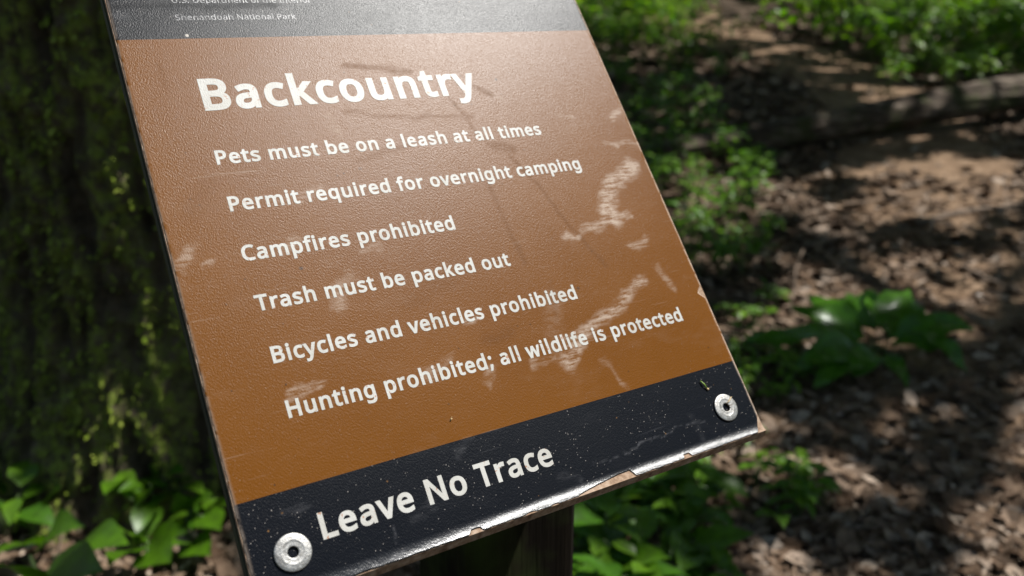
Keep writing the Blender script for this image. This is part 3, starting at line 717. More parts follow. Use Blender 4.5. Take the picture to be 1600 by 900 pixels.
# ------------------------------------------------------------------ the mossy tree behind the sign
def trunk_mesh(name, mat, cx, cy, r0, height, nt, zs, fine, parent, lean=(0, 0), seed=1):
    T = np.linspace(0, 2 * np.pi, nt, endpoint=False)
    TT, ZZ = np.meshgrid(T, zs)
    flare = 1 + 0.55 * np.exp(-ZZ / 0.22) * (0.55 + 0.75 * fbm(np.cos(TT) * 1.6 + 9, np.sin(TT) * 1.6 + 3, oct=2, seed=seed)) - 0.35 * (ZZ / height)
    R = r0 * flare
    X0, Y0 = np.cos(TT), np.sin(TT)
    rid = np.zeros_like(TT)
    if fine:
        wx = 0.25 * (fbm(X0 * 3, Y0 * 3, ZZ * 2.5, 3, seed + 3) - 0.5)
        n1 = 1 - np.abs(2 * fbm((X0 + wx) * r0 * 21, (Y0 + wx) * r0 * 21, ZZ * 3.6, 3, seed + 5) - 1) * 2.2
        n2 = fbm(X0 * r0 * 45, Y0 * r0 * 45, ZZ * 24, 3, seed + 9)
        n3 = fbm(X0 * r0 * 110, Y0 * r0 * 110, ZZ * 80, 2, seed + 2)
        rid = np.clip(0.55 * n1 + 0.6 * n2 - 0.1, 0, 1)
        R = R + 0.042 * (n1 - 0.5) + 0.036 * (n2 - 0.5) + 0.014 * (n3 - 0.5)
    R = R + 0.06 * r0 * (fbm(X0 * 2, Y0 * 2, ZZ * 1.2, 2, seed + 7) - 0.5)
    X = cx + R * X0 + lean[0] * ZZ; Y = cy + R * Y0 + lean[1] * ZZ
    Zb = gzf(cx, cy) - 0.08
    v = np.stack([X, Y, ZZ + Zb], -1).reshape(-1, 3)
    ny = len(zs); idx = np.arange(nt * ny).reshape(ny, nt)
    nxt = np.roll(idx, -1, 1)
    f = np.stack([idx[:-1], nxt[:-1], nxt[1:], idx[1:]], -1).reshape(-1, 4)
    mb = MB(); L = parent.location
    mb.v = [(a - L.x, b - L.y, c - L.z) for a, b, c in v.tolist()]; mb.f = [tuple(q) for q in f.tolist()]
    o = mb.build(name, mat, parent)
    if fine: MOSSY.append((X, Y, ZZ + Zb, rid, TT))
    a_ = o.data.attributes.new('ridge', 'FLOAT', 'POINT'); a_.data.foreach_set('value', rid.ravel().astype(np.float32))
    return o
TREES = []
MOSSY = []
def tree(x, y, r, h, label, fine=False, lean=(0, 0), seed=1, crown_z=6.0):
    t = empty('unseen_shade_tree' if not fine else 'mossy_tree', (x, y, gzf(x, y)), label, 'tree')
    zs = np.concatenate([np.linspace(0, 1.5, 210), np.linspace(1.56, h, 24)]) if fine else np.concatenate([np.linspace(0, 0.8, 8), np.linspace(1.1, h, 12)])
    trunk_mesh('trunk', BARK if fine else TRUNK, x, y, r, h, 330 if fine else 28, zs, fine, t, lean, seed)
    mb = MB(); rr = random.Random(seed)
    for k in range(7):
        z0 = h * (0.5 + 0.07 * k); a = k * 2.4 + seed; L = 3.6 - 0.25 * k
        b = Vector((lean[0] * z0, lean[1] * z0, z0)); p = [b]
        for j in range(1, 6):
            p.append(b + Vector((math.cos(a + 0.1 * j), math.sin(a + 0.1 * j), 0.55)) * (L * j / 5) + Vector((rr.uniform(-.1, .1), rr.uniform(-.1, .1), rr.uniform(-.1, .1))))
        tube(mb, p, [r * 0.32 * (1 - 0.85 * j / 5) + 0.012 for j in range(6)], 7)
    mb.build('limb', TRUNK, t)
    TREES.append((x, y, t, MB()))
    if fine:
        X, Y, Z, rid, TT = MOSSY[0]; r = np.random.RandomState(4); mm = MB()
        cl = fbm(np.cos(TT) * 3.4, np.sin(TT) * 3.4, Z * 7, 3, 71)
        jj, ii = np.nonzero((rid > 0.35) & (Z < 1.75) & (cl > 0.42))
        for k in r.choice(len(jj), 16000):
            j, i = jj[k], ii[k]; a = TT[j, i] + r.normal(0, .5)
            o_ = Vector((math.cos(a), math.sin(a), 0)); sd = Vector((-math.sin(a), math.cos(a), r.normal(0, .5)))
            p = Vector((X[j, i] - x, Y[j, i] - y, Z[j, i] - t.location.z)) + Vector(r.normal(0, .004, 3)) - o_ * .004
            L = r.uniform(.007, .020); w = r.uniform(.0018, .0055)
            e = p + o_ * L * r.uniform(.5, 1.1) + Vector((0, 0, r.uniform(-1.1, .5))) * L
            m = (p + e) / 2 + o_ * L * .15
            mm.add([p - sd * w * .5, p + sd * w * .5, m + sd * w, e, m - sd * w], [(0, 1, 2, 3, 4)])
        tag(mm.build('moss', MOSS, t, smooth=False), kind='stuff')
    return t
tree(-0.85, 2.12, 0.43, 9, 'thick dark tree trunk furred with green moss, behind the left side of the sign', True, seed=3)
tree(5.6, 3.6, 0.22, 9, 'slim unseen tree added to shade the litter to the right of the trail', seed=11)  # this and the next trees are out of view, added to carry shading leaves
tree(4.2, -1.6, 0.25, 9, 'unseen tree added for shade behind the viewer to the right of the trail', seed=13)
tree(9.0, 9.5, 0.28, 10, 'unseen tree added for shade far to the right beyond the fallen log', seed=15)
tree(-3.4, 7.4, 0.3, 10, 'unseen tree added for shade, hidden behind the mossy trunk', seed=17)
tree(4.6, 15.5, 0.3, 10, 'unseen tree added for shade on the rise above the far bend of the trail', seed=19)

# ---- crowns: sprays of leaves at 5 to 9 m; unseen, added for shade, with gaps shaped to the wanted light patches
GAPS = [(10, 1030, 190, 70, 0, 1), (160, 960, 110, 40, 0, .7), (1010, 970, 150, 50, 0, .9), (1300, 85, 110, 30, 0, .9), (1450, 75, 150, 40, 0, .9), (980, 80, 70, 40, 0, .9), (1540, 150, 110, 24, -8, 1), (1375, 505, 150, 46, 0, 1), (-70, 830, 120, 40, 0, .6), (40, 800, 70, 26, 0, .5), (-30, 760, 60, 20, 0, .5),  # where the sun reaches the floor (looked up in the photograph): x, y, rx, ry, angle, how open
 (1430, 285, 180, 42, -8, 1.0), (1560, 330, 55, 50, 0, .95), (1570, 520, 55, 85, 0, .9), (1290, 385, 80, 18, -10, .8), (1330, 425, 90, 30, 0, .8), (1540, 470, 60, 25, 0, .9),
 (1535, 172, 95, 30, -8, 1), (1150, 66, 120, 15, 5, 1), (1385, 122, 55, 13, -5, .95), (1075, 36, 45, 10, 0, .9), (1180, 205, 60, 16, -8, .45),
 (1335, 56, 80, 34, 0, 1), (1400, 30, 110, 26, 0, 1), (1485, 62, 70, 30, 0, 1), (1555, 105, 60, 24, 0, .9), (1440, 108, 40, 18, 0, .6), (1260, 20, 60, 14, 0, .8), (1550, 30, 50, 25, 0, .6),
 (1000, 32, 48, 24, 0, .9), (965, 50, 36, 24, 0, .8), (1085, 128, 60, 42, 0, .9), (1000, 120, 50, 36, 0, .8), (1100, 325, 70, 50, 0, .95), (1145, 380, 70, 45, 0, .85), (1090, 215, 60, 20, -8, .5), (1180, 300, 50, 25, 0, .4),
 (1235, 720, 120, 24, -6, .9), (1330, 690, 50, 14, 0, .6), (1520, 860, 90, 45, -12, .9), (1400, 815, 45, 20, 0, .7), (1580, 640, 40, 50, 0, .9), (1250, 850, 60, 22, 0, .5), (1330, 765, 40, 14, 0, .5),
 (1000, 850, 100, 50, 0, .8), (1090, 875, 100, 30, 0, .85), (960, 790, 50, 25, 0, .5), (1150, 800, 50, 20, 0, .5), (1180, 585, 40, 22, 0, .35),
 (70, 905, 130, 40, 0, 1), (225, 765, 60, 16, 0, .6), (110, 840, 80, 20, 0, .5), (280, 825, 60, 24, 0, .6), (1290, 500, 60, 32, 0, .85), (1450, 510, 70, 30, 0, .85), (1480, 560, 28, 20, 0, .7), (1235, 560, 40, 16, 0, .4),
 (150, 130, 12, 40, 0, .45), (60, 300, 14, 50, 0, .4), (180, 260, 12, 30, 0, .5), (250, 430, 14, 40, 0, .4), (90, 480, 14, 40, 0, .35)]
GAPS = [(x, y, rx + (110 if q.y < 4.5 else 240) / (q.y + .3), ry + (55 if q.y < 4.5 else 90) / (q.y + .3), a, o) for (x, y, rx, ry, a, o) in GAPS for q in (ground(x, min(max(y, 12), 1100)),)]
SHADE = [(1230, 165, 170, 34, 0), (1290, 248, 190, 26, -7), (1240, 610, 110, 34, 0), (1470, 720, 130, 44, -15), (1250, 800, 80, 24, 0), (1300, 300, 60, 16, -20), (1180, 640, 60, 24, 0), (1330, 860, 70, 40, 0), (1100, 470, 90, 30, 0), (1440, 600, 60, 24, 0), (1130, 20, 40, 8, 0)]
G_ = np.array(GAPS, float)
def openness(gx, gy):
    g_z = gz(gx, gy)
    px, py, dep = to_px(gx, gy, g_z)
    wob = 26
    k = np.clip(2.2 / np.maximum(dep, .5), .3, 1.6)
    px = px + wob * k * 2 * (fbm(gx * 6, gy * 6, oct=3, seed=51) - .5); py = py + wob * k * (fbm(gx * 6 + 9, gy * 6, oct=3, seed=52) - .5)
    o = np.zeros_like(gx)
    for x, y, rx, ry, a, s in G_:
        ca, sa = math.cos(R_(a)), math.sin(R_(a))
        dx, dy = px - x, py - y
        d = np.hypot((dx * ca + dy * sa) / rx, (-dx * sa + dy * ca) / ry)
        o = np.maximum(o, s * np.clip(2.6 - 1.5 * d, 0, 1))
    inside = (px > -150) & (px < 1750) & (py > -60) & (py < 1250) & (dep > 0.4)
    spots = np.clip((fbm(gx * 1.1 + 3, gy * 1.1, oct=3, seed=61) - 0.58) * 8, 0, 0.9)
    o = np.maximum(o, np.clip((fbm(gx * 2.1 + 8, gy * 2.1, oct=3, seed=63) - 0.57) * 7, 0, 0.8))
    o = np.where(dep > 4.8, o * np.clip((fbm(gx * 1.7 + 2, gy * 1.7, oct=3, seed=64) - 0.36) * 7, 0.35, 1), o)
    for x, y, rx, ry, a in SHADE:
        ca, sa = math.cos(R_(a)), math.sin(R_(a)); dx, dy = px - x, py - y
        d = np.hypot((dx * ca + dy * sa) / rx, (-dx * sa + dy * ca) / ry)
        o = o * np.clip(2.4 * d - 1.4, 0.02, 1)
    return np.where(inside, o, spots)
SC = SO + D1 * 0.15 + D2 * 0.19
def canopy(N, box, zr, size, seed):
    r = np.random.RandomState(seed)
    # aim at floor points, then lift along the sun so each spray casts shade on its chosen point
    gx = r.uniform(box[0], box[1], N); gy = r.uniform(box[2], box[3], N); h = r.uniform(zr[0], zr[1], N)
    keep = r.uniform(0, 1, N) > openness(gx, gy)
    P = np.stack([gx + SUN.x / SUN.z * h, gy + SUN.y / SUN.z * h, gz(gx, gy) + h], 1)
    # the beam that lights the sign
    d = P - np.array(SC); t = d @ np.array(SUN); q = d - t[:, None] * np.array(SUN)
    keep &= np.linalg.norm(q, axis=1) > 0.36 + size * 0.5
    P = P[keep]; n = len(P)
    a = r.uniform(0, 6.28, n); tilt = r.normal(0, 0.45, n); roll = r.normal(0, 0.45, n); s = size * r.uniform(0.65, 1.25, n)
    d1 = np.stack([np.cos(a) * np.cos(tilt), np.sin(a) * np.cos(tilt), np.sin(tilt)], 1)
    d2 = np.stack([-np.sin(a) * np.cos(roll), np.cos(a) * np.cos(roll), np.sin(roll)], 1)
    out = [(-.5, 0), (-.28, .16), (-.1, .42), (.02, .17), (.2, .36), (.27, .12), (.5, 0), (.25, -.14), (.12, -.4), (0, -.15), (-.2, -.38), (-.26, -.12)]
    V = np.stack([P + (d1 * x + d2 * y) * s[:, None] for x, y in out], 1)
    near = np.argmin(np.stack([(P[:, 0] - t_[0]) ** 2 + (P[:, 1] - t_[1]) ** 2 for t_ in TREES], 1), 1)
    for k, t_ in enumerate(TREES):
        L = t_[2].location
        for q in V[near == k]:
            t_[3].add([(p[0] - L.x, p[1] - L.y, p[2] - L.z) for p in q.tolist()], [tuple(range(len(out)))])
canopy(12000, (-2.6, 5.5, 0.3, 9.0), (4.0, 7.0), 0.30, 1)
canopy(7500, (-6, 12, 6, 22), (4.5, 8.5), 0.38, 2)
canopy(850, (-11, 12, -9, 8), (4.5, 8.5), 0.55, 3)
for x, y, t, mb in TREES: mb.build('shade_crown', CANOPY, t, smooth=False)

# ------------------------------------------------------------------ fallen log and sticks
def log_mesh(name, mat, p0, p1, r0, r1, seed, nt=60, nl=170, bend=0.03, nz=1.0):
    p0, p1 = Vector(p0), Vector(p1); d = (p1 - p0); L = d.length; d.normalize()
    sx = Vector((d.y, -d.x, 0)).normalized(); up = sx.cross(d)
    T = np.linspace(0, 2 * np.pi, nt, endpoint=False); S = np.linspace(0, 1, nl)
    TT, SS = np.meshgrid(T, S)
    R = r0 + (r1 - r0) * SS
    R = R * (1 + 0.42 * nz * (fbm(np.cos(TT) * 2.2, np.sin(TT) * 2.2, SS * L * 1.6, 4, seed) - .5) + 0.36 * nz * (fbm(np.cos(TT) * 7, np.sin(TT) * 7, SS * L * 1.8, 4, seed + 4) - .5))
    tp = np.clip(np.minimum(SS, 1 - SS) * L / (0.25 * r0), 0.02, 1) ** 0.5
    R = R * tp
    off = bend * np.sin(SS * np.pi * 1.7 + seed)
    cx = SS * L
    V = np.array(p0)[None, None] + cx[..., None] * np.array(d) + ((R * np.cos(TT)) + off)[..., None] * np.array(sx) + ((R * np.sin(TT)) + off * 0.5)[..., None] * np.array(up)
    idx = np.arange(nt * nl).reshape(nl, nt); nx = np.roll(idx, -1, 1)
    f = np.stack([idx[:-1], nx[:-1], nx[1:], idx[1:]], -1).reshape(-1, 4)
    mb = MB(); mb.v = [tuple(q) for q in V.reshape(-1, 3).tolist()]; mb.f = [tuple(q) for q in f.tolist()]
    mb.f.append(tuple(range(nt - 1, -1, -1)))
    return mb.build(name, mat)
g0, g1 = ground(1120, 252), ground(1560, 190)
dv = (g1 - g0); a0 = g0 - dv * 0.20; a1 = g1 + dv * 0.75
lg = log_mesh('fallen_log', LOG, (a0.x, a0.y, gzf(a0.x, a0.y) + 0.06), (a1.x, a1.y, gzf(a1.x, a1.y) + 0.24), 0.07, 0.135, 5)
tag(lg, 'long weathered fallen log lying across the trail, its right end in sunlight', 'log')
def stick(px0, px1, r, label, lift=(0.01, 0.01), cat='stick', seed=0, name='fallen_stick', fork=False):
    a, b = ground(*px0), ground(*px1); rr = random.Random(seed)
    a.z += lift[0] + r; b.z += lift[1] + r
    n = 7; pts = []
    sd = (b - a).cross(Vector((0, 0, 1))).normalized(); L = (b - a).length
    for i in range(n):
        t = i / (n - 1)
        pts.append(a.lerp(b, t) + sd * (L * 0.05 * math.sin(t * 3 + seed)) + Vector((rr.uniform(-1, 1), rr.uniform(-1, 1), rr.uniform(-.3, .6))) * L * 0.012)
    mb = MB(); tube(mb, pts, [r * (1 - 0.5 * i / (n - 1)) for i in range(n)], 8)
    if fork:
        tube(mb, [pts[3], pts[3] + (pts[4] - pts[3]) * .8 + sd * L * .08, pts[3] + (pts[5] - pts[3]) * .8 + sd * L * .2], [r * .55, r * .45, r * .2], 6)
    return tag(mb.build(name, TWIG), label, cat)
stick((1510, 428), (1640, 490), 0.011, 'bent brown stick on the sunlit litter at the right edge', seed=1)
stick((1222, 498), (1262, 418), 0.007, 'thin pale stick leaning up behind the glossy plant', (0.0, 0.06), seed=2)
stick((1255, 392), (1420, 368), 0.012, 'dark stick lying left to right on the litter below the log', seed=3)
stick((1440, 362), (1660, 322), 0.016, 'long dark branch on the litter towards the right edge', (0.01, 0.03), seed=4, fork=True)
stick((1330, 330), (1460, 300), 0.007, 'short twig in the bright litter in front of the log', seed=5)
stick((1290, 655), (1350, 690), 0.005, 'small twig on the shaded litter below the glossy plant', seed=6)
stick((1175, 745), (1290, 700), 0.006, 'twig on the ground to the right of the sign corner', seed=7)
stick((1420, 700), (1470, 760), 0.005, 'short twig among dark leaves at lower right', seed=8)
stick((1060, 200), (1175, 150), 0.014, 'broken branch propped over the left end of the fallen log', (0.05, 0.12), seed=9)
stick((1270, 865), (1400, 835), 0.006, 'twig lying at the bottom right of the picture', seed=10)
def stone(px, py, s, label, mat, seed, flat=0.6):
    g = ground(px, py); mb = MB()
    T = np.linspace(0, np.pi, 12); F = np.linspace(0, 2 * np.pi, 18, endpoint=False)
    TT, FF = np.meshgrid(T, F, indexing='ij')
    x, y, z = np.sin(TT) * np.cos(FF), np.sin(TT) * np.sin(FF), np.cos(TT)
    r = s * (0.7 + 0.6 * fbm(x * 1.7 + seed, y * 1.7, z * 1.7, 3, seed))
    v = np.stack([g.x + r * x, g.y + r * y, g.z + 0.2 * s + r * z * flat], -1).reshape(-1, 3)
    idx = np.arange(12 * 18).reshape(12, 18); nx = np.roll(idx, -1, 1)
    mb.v = [tuple(q) for q in v.tolist()]; mb.f = [tuple(q) for q in np.stack([idx[:-1], idx[1:], nx[1:], nx[:-1]], -1).reshape(-1, 4).tolist()]
    return tag(mb.build('stone', mat), label, 'stone')
stone(1530, 472, 0.024, 'small whitish stone on the litter left of the bent brown stick', STONE, 3)
stone(1350, 440, 0.055, 'flat brown stone half buried behind the glossy plant', SOIL, 8, 0.4)

# ------------------------------------------------------------------ leaf litter: one uncountable layer
def litter():
    r = np.random.RandomState(5); mb = MB()
    n = 0
    px = r.uniform(-160, 1820, 60000); py = r.uniform(2, 1010, 60000)
    # sample the floor evenly over what can be seen, thinner with distance
    xs = []; 
    N = 78000
    yy = 0.9 + (9.5) * r.uniform(0, 1, N) ** 1.5
    xx = yy * r.uniform(-0.75, 0.85, N) + r.normal(0, .1, N)
    zz = gz(xx, yy)
    a = r.uniform(0, 6.28, N); s = (0.007 + 0.030 * r.uniform(0, 1, N) ** 1.7) * (0.8 + 0.12 * yy); asp = r.uniform(0.25, 0.7, N)
    tilt = r.normal(0, 0.28, N); roll = r.normal(0, 0.32, N); curl = r.normal(0.12, 0.22, N); lift = r.uniform(0.002, 0.02, N)
    pl = np.array([(p[0], p[1], p[2]) for p in PATHLINE])
    bare = fbm(xx * 1.3, yy * 1.3, oct=3, seed=77)
    pd = np.min(np.hypot(xx[:, None] - pl[None, :, 0], yy[:, None] - pl[None, :, 1]) - pl[None, :, 2], 1)
    keep = ((bare < 0.60) | (r.uniform(0, 1, N) < 0.6)) & ((pd > -0.15) | (yy < 4.6) | (r.uniform(0, 1, N) < 0.12))
    far = np.hypot(xx + 0.85, yy - 2.12) > 0.5
    V = []; F = []
    for i in np.nonzero(keep & far)[0]:
        ca, sa = math.cos(a[i]), math.sin(a[i]); L = s[i]; W = L * asp[i]
        ct, st = math.cos(tilt[i]), math.sin(tilt[i]); cr = math.sin(roll[i])
        b = len(V); c_ = curl[i] * L
        for t, w in ((-1, 0), (-.45, .8), (.25, .9), (1, 0)):
            for sgn in ((-1, 0, 1) if w else (0,)):
                lx = t * L; ly = sgn * w * W
                z = lx * st + ly * cr + c_ * (abs(sgn) * .7 + .45 * t * t)
                V.append((xx[i] + lx * ct * ca - ly * sa, yy[i] + lx * ct * sa + ly * ca, zz[i] + lift[i] + z + 0.3 * L * abs(st)))
        F += [(b, b + 1, b + 2), (b, b + 2, b + 3), (b + 1, b + 4, b + 5, b + 2), (b + 2, b + 5, b + 6, b + 3), (b + 4, b + 7, b + 5), (b + 5, b + 7, b + 6)]
    mb.v, mb.f = V, F
    o = mb.build('leaf_litter', LITTER, smooth=False)
    tag(o, 'brown fallen leaves covering the forest floor', 'leaf litter', kind='stuff')
    # broken twig bits
    mb = MB(); rr = random.Random(3)
    for i in range(700):
        y = 1.0 + 6.5 * rr.random() ** 1.4; x = y * rr.uniform(-.7, .85); z = gzf(x, y) + rr.uniform(.004, .02)
        a_ = rr.uniform(0, 6.28); L = rr.uniform(.03, .13)
        dx, dy = math.cos(a_) * L, math.sin(a_) * L
        tube(mb, [(x, y, z), (x + dx * .5 + .006, y + dy * .5, z + rr.uniform(-.002, .012)), (x + dx, y + dy, z + rr.uniform(-.003, .02))], [.0028, .0024, .0012], 5)
    tag(mb.build('twig_debris', TWIG), 'broken twig bits scattered through the leaf litter', 'twigs', kind='stuff')
litter()

# ------------------------------------------------------------------ plants set by hand: each leaf is stem base -> leaf base -> leaf tip
UPV = Vector((0, -0.25, 1)).normalized()
def plant(name, basepx, leaves, label, mat, wr=0.6, depth_k=0.97, group=None, stems=True, seg=8, lob=0, wavy=0.03, var=.3, wk=1.0):
    g = ground(*basepx); rr = random.Random(int(basepx[0] * 7 + basepx[1]))
    dep0 = cT * g.y - sT * (g.z - HC)
    t = empty(name, g, label, 'plant', group)
    sm = MB(); idx = []
    for lf in leaves:
        (bx, by), (tx, ty), kb, kt = lf[:4]; w = lf[4] if len(lf) > 4 else wr
        B, T = at(bx, by, dep0 * kb), at(tx, ty, dep0 * kt)
        mb = MB()
        blade(mb, B, T, (T - B).length * w * wk, UPV + Vector((rr.uniform(-var, var), rr.uniform(-var, var * .35), 0)), fold=rr.uniform(.1, .3), droop=rr.uniform(.04, .14), wavy=wavy, seg=seg, rr=rr, lobes=lob)
        lo = mb.build('leaf', mat, t, off=g)
        mid = g.lerp(B, 0.55) + Vector((0, 0, 0.02 + 0.15 * (B - g).length))
        tube(sm, [g + Vector((rr.uniform(-.01, .01), 0, -.01)), mid, B], [.0030, .0022, .0014], 6)
    sm.build('stem', STEM, t, off=g)
    return t
# the broad glossy plant in the middle right
plant('glossy_plant', (1375, 570), [
    ((1352, 528), (1236, 478), 1.0, 1.02, .55), ((1340, 512), (1262, 462), 1.0, 1.05, .6), ((1365, 515), (1322, 458), 1.0, 1.08, .75), ((1372, 512), (1362, 462), .99, 1.05, .6),
    ((1388, 525), (1420, 452), .98, 1.04, .7), ((1395, 528), (1522, 512), .97, .96, .55), ((1440, 520), (1512, 580), .95, .93, .5),
    ((1345, 538), (1160, 540), .98, .97, .42), ((1350, 548), (1232, 578), .96, .93, .5), ((1355, 550), (1272, 600), .95, .9, .6), ((1385, 555), (1418, 606), .95, .91, .5), ((1368, 550), (1330, 590), .95, .91, .7), ((1392, 535), (1480, 545), .96, .94, .7)],
    'dark glossy broad-leaved plant spreading on the litter right of the sign', GLOSSY, wavy=0.13, lob=0, var=.75, wk=.85)
# seedlings at the foot of the mossy trunk
plant('seedling', (205, 800), [((214, 748), (168, 738), 1.0, .97), ((216, 750), (284, 728), .99, .97), ((214, 750), (262, 762), .99, .94, .5), ((206, 790), (182, 768), 1.0, .98), ((206, 792), (222, 770), .99, .98), ((206, 800), (228, 812), .98, .95)],
      'three-leaved green seedling standing tallest at the foot of the mossy trunk', BROAD, .5)
plant('seedling', (100, 840), [((70, 790), (95, 760), 1.0, .97, .8), ((66, 792), (50, 810), 1.0, .95), ((75, 850), (132, 822), .95, .88, .45), ((70, 850), (-12, 868), .95, .86, .45)],
      'dark green seedling with long leaves at the far left below the trunk', BROAD, .5)
plant('seedling', (60, 960), [((62, 912), (160, 890), .80, .74, .62), ((66, 915), (-14, 884), .80, .74, .62), ((60, 915), (40, 960), .86, .78, .6), ((120, 860), (200, 850), .97, .92, .6)],
      'big yellow-green leaves catching sunlight in the bottom left corner', BROAD, .55)
plant('seedling', (235, 880), [((222, 850), (160, 832), .96, .90, .55), ((226, 846), (236, 810), .97, .93, .8), ((232, 850), (292, 830), .96, .92, .5), ((230, 862), (268, 880), .94, .88, .6), ((222, 862), (170, 884), .93, .86, .6)],
      'dull green seedling with broad leaves in front of the trunk base', BROAD, .55)
plant('seedling', (300, 860), [((284, 826), (265, 812), 1.0, .98, .8), ((292, 822), (314, 810), 1.0, .97, .6), ((290, 800), (276, 770), 1.0, .98, .8), ((300, 790), (332, 772), 1.0, .98, .7), ((296, 850), (330, 868), .97, .92, .6), ((285, 850), (258, 858), .97, .92, .7), ((318, 806), (345, 828), .98, .94, .7)],
      'small round-leaved seedling beside the lower left edge of the sign', BROAD, .6)
# low plants under the right half of the sign
plant('seedling', (985, 890), [((968, 892), (916, 912), .93, .88, .6), ((965, 885), (1050, 872), .93, .88, .5), ((970, 880), (930, 858), .95, .93, .6), ((985, 870), (1012, 838), .95, .93, .6), ((990, 890), (1040, 920), .90, .85, .6)],
      'broad pale leaf plant at the bottom centre just right of the post', BROAD, .55)
plant('seedling', (1115, 880), [((1082, 852), (1180, 834), .95, .90, .42), ((1078, 850), (1046, 868), .95, .91, .7), ((1085, 862), (1062, 896), .93, .88, .6), ((1095, 865), (1140, 892), .93, .88, .55), ((1088, 846), (1100, 820), .97, .96, .6)],
      'plant with one long flat leaf below the right corner of the sign', BROAD, .5)
plant('seedling', (1030, 810), [((1040, 800), (1062, 792), 1.0, .98, .7), ((1032, 790), (1060, 822), .98, .93, .6), ((1020, 790), (1000, 772), 1.0, .99, .6), ((1028, 780), (1052, 760), 1.0, .99, .6), ((1010, 812), (985, 832), .97, .94, .7), ((1035, 815), (1060, 850), .96, .91, .7)],
      'green seedling with hanging oval leaf under the middle of the sign bottom edge', BROAD, .6)
plant('seedling', (945, 820), [((950, 790), (980, 800), .97, .92, .6), ((940, 788), (925, 808), .97, .93, .6), ((955, 780), (990, 770), .98, .96, .5), ((940, 800), (975, 850), .94, .88, .7), ((932, 815), (905, 850), .92, .88, .7), ((950, 815), (935, 870), .92, .85, .7)],
      'dark green seedling close against the right side of the post', BROAD, .6)
plant('seedling', (690, 905), [((668, 892), (655, 862), .60, .60, .35), ((672, 900), (700, 870), .6, .6, .3)],
      'narrow bright green leaves to the left of the post', BROAD, .35)
plant('seedling', (1215, 815), [((1216, 800), (1245, 790), .98, .97, .4), ((1212, 802), (1180, 806), .98, .95, .4), ((1214, 804), (1225, 826), .97, .93, .5)],
      'tiny three-leaved sprout on bare litter right of the long flat leaf', BROAD, .4)

# ------------------------------------------------------------------ small herbs, built once per kind and copied
def herb(name, h, nl, ll, mat, seed, spread=1.0, wr=0.5):
    rr = random.Random(seed)
    t = empty(name, (0, 0, 0)); st, fo = MB(), MB()
    for s_ in range(rr.randint(2, 4)):
        a = rr.uniform(0, 6.28); hh = h * rr.uniform(.6, 1.1); out = hh * rr.uniform(.2, .6) * spread
        pts = [Vector((0, 0, -.02)), Vector((math.cos(a) * out * .35, math.sin(a) * out * .35, hh * .55)), Vector((math.cos(a) * out, math.sin(a) * out, hh))]
        tube(st, pts, [.0035, .0026, .0014], 5)
        for k in range(nl):
            t_ = 0.35 + 0.65 * (k + 1) / nl
            p = pts[0] * (1 - t_) ** 2 + pts[1] * (2 * t_ * (1 - t_)) + pts[2] * t_ * t_
            p = pts[1].lerp(pts[2], (t_ - .35) / .65)
            for sg in (0, 1):
                b = a + k * 1.2 + sg * math.pi + rr.uniform(-.4, .4)
                L = ll * rr.uniform(.65, 1.2)
                q = p + Vector((math.cos(b), math.sin(b), rr.uniform(-.15, .35))) * L * .25
                e = q + Vector((math.cos(b), math.sin(b), rr.uniform(-.55, .25))) * L
                blade(fo, q, e, L * wr * rr.uniform(.8, 1.2), (rr.uniform(-.3, .3), rr.uniform(-.4, .2), 1), fold=.2, droop=.1, seg=4, rr=rr)
    st.build('stem', STEM, t); fo.build('foliage', mat, t)
    return t
def scatter(protos, spots, label, group, cat, scale=(.8, 1.25)):
    for i, p in enumerate(spots):
        k = i % len(protos)
        o = protos[k] if not protos[k].get('placed') else copy_tree(protos[k])
        protos[k]['placed'] = 1
        o.location = (p[0], p[1], gzf(p[0], p[1])); s_ = rng.uniform(*scale)
        o.scale = (s_, s_, s_); o.rotation_euler = (rng.uniform(-.12, .12), rng.uniform(-.12, .12), rng.uniform(0, 6.28))
        tag(o, label, cat, group)
    for o in COL.objects:
        if 'placed' in o: del o['placed']
def sprinkle(n, fx, y0, y1, mind):
    out = []; tries = 0
    while len(out) < n and tries < n * 60:
        tries += 1
        py = rng.uniform(y0, y1); lo, hi = fx(py); px = rng.uniform(lo, hi)
        g = ground(px, py)
        if all((g.x - q.x) ** 2 + (g.y - q.y) ** 2 > mind * mind for q in out): out.append(g)
    return out
herbs = [herb('woodland_herb', .20, 4, .060, HERB, s_) for s_ in range(5)]
scatter(herbs, sprinkle(115, lambda y: (860 + .44 * y, 1165 + .10 * y - (60 if 180 < y < 260 else 0)), 60, 455, .07),
        'small-leaved green herb in the strip along the right edge of the sign', 'herbs beside the right edge of the sign', 'herb', (.75, 1.2))
low = [herb('ground_sprout', .09, 3, .045, HERB, 40 + s_) for s_ in range(4)]
scatter(low, sprinkle(34, lambda y: (1130 if y < 640 else 930, 1240 if y < 640 else 1260), 490, 840, .06),
        'tiny low sprout on the shaded litter below and right of the sign corner', 'sprouts around the lower right corner of the sign', 'sprout', (.7, 1.2))
round_ = [herb('foot_sprout', .13, 3, .075, BROAD, 140 + s_, 1.0, .62) for s_ in range(4)]
scatter(round_, sprinkle(6, lambda y: (-40, 335), 775, 850, .10),
        'round-leaved green sprout crowding the foot of the mossy trunk at lower left', 'sprouts at the foot of the mossy trunk', 'sprout', (.7, 1.2))
scatter([herb('post_sprout', .12, 3, .070, BROAD, 150 + s_, 1.0, .6) for s_ in range(4)], sprinkle(12, lambda y: (900, 1120), 790, 990, .08),
        'broad-leaved green sprout in the clump just right of the post', 'sprouts right of the post', 'sprout', (.7, 1.2))
brush = [herb('understory_plant', .42, 5, .115, BRUSH, 60 + s_, 1.1) for s_ in range(6)]
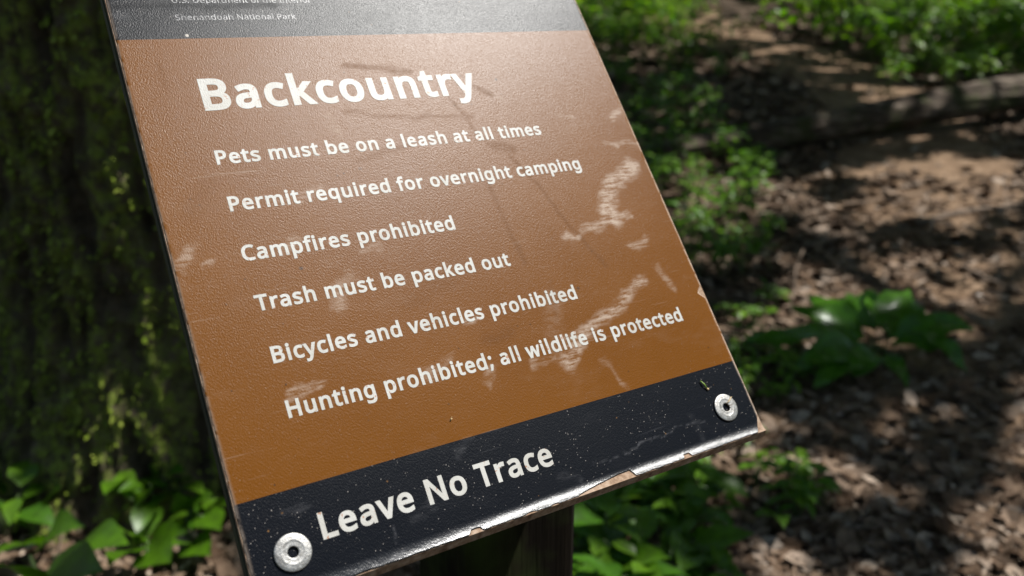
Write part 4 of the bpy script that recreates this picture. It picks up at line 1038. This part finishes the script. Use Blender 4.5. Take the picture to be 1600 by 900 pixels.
scatter(brush, sprinkle(115, lambda y: (1235 + 1.6 * max(0, y - 45), 1680), 6, 128, .17),
        'leafy bright green bush on the bank above the fallen log', 'bushes on the bank at upper right', 'bush', (.75, 1.2))
brush2 = [herb('understory_bush', .40, 5, .10, BRUSH, 80 + s_, 1.1) for s_ in range(5)]
scatter(brush2, sprinkle(75, lambda y: (850, 1025 + .9 * y), 4, 110, .14),
        'leafy bush left of the sunlit trail behind the top right corner of the sign', 'bushes left of the sunlit trail', 'bush', (.75, 1.2))
mid = [herb('fern_like_herb', .24, 5, .075, BRUSH, 95 + s_, 1.2, .38) for s_ in range(4)]
scatter(mid, sprinkle(30, lambda y: (1380 + 2.0 * max(0, 140 - y) * 0, 1640), 96, 150, .15) ,
        'low green herb growing just behind the sunlit end of the log', 'herbs behind the sunlit end of the log', 'herb', (.8, 1.2))
# green mass beyond the bank, and an unseen leaf ring added to block low sky light
def leafmass(name, label, cat, pts, size, mat, seed):
    r = np.random.RandomState(seed); mb = MB()
    for (x, y, z) in pts:
        a, tl, ro = r.uniform(0, 6.28), r.normal(0, .6), r.normal(0, .6); s = size * r.uniform(.6, 1.3)
        d1 = Vector((math.cos(a) * math.cos(tl), math.sin(a) * math.cos(tl), math.sin(tl))); d2 = Vector((-math.sin(a) * math.cos(ro), math.cos(a) * math.cos(ro), math.sin(ro)))
        c = Vector((x, y, z))
        mb.add([c - d1 * s * .5, c - d1 * s * .1 + d2 * s * .28, c + d1 * s * .2 + d2 * s * .22, c + d1 * s * .5, c + d1 * s * .2 - d2 * s * .22, c - d1 * s * .1 - d2 * s * .28], [(0, 1, 2, 3, 4, 5)])
    return tag(mb.build(name, mat, smooth=False), label, cat, kind='stuff')
r = np.random.RandomState(9)
y_ = r.uniform(9.5, 17, 9000); x_ = r.uniform(-1, 1, 9000) * (y_ * 0.9 + 1)
ok = ~((np.abs(x_ - 2.2) < 0.5) & (y_ < 11)); x_, y_ = x_[ok], y_[ok]
z_ = gz(x_, y_) + r.uniform(0, 1, len(x_)) ** 1.3 * np.clip((y_ - 8.8) * 0.4, .2, 1.6)
leafmass('undergrowth', 'green undergrowth covering the slope at the back', 'undergrowth', np.stack([x_, y_, z_], 1), .16, BRUSH, 4)
a_ = r.uniform(0, 6.28, 6000); d_ = r.uniform(17, 26, 6000)
x_, y_ = d_ * np.cos(a_), d_ * np.sin(a_) + 3; z_ = gz(x_, y_) + 10 * r.uniform(0, 1, len(x_))
leafmass('sky_blocking_leaves', 'unseen ring of leaves added to block low sky light', 'sky_blocking_leaves', np.stack([x_, y_, z_], 1), 1.1, CANOPY, 6)
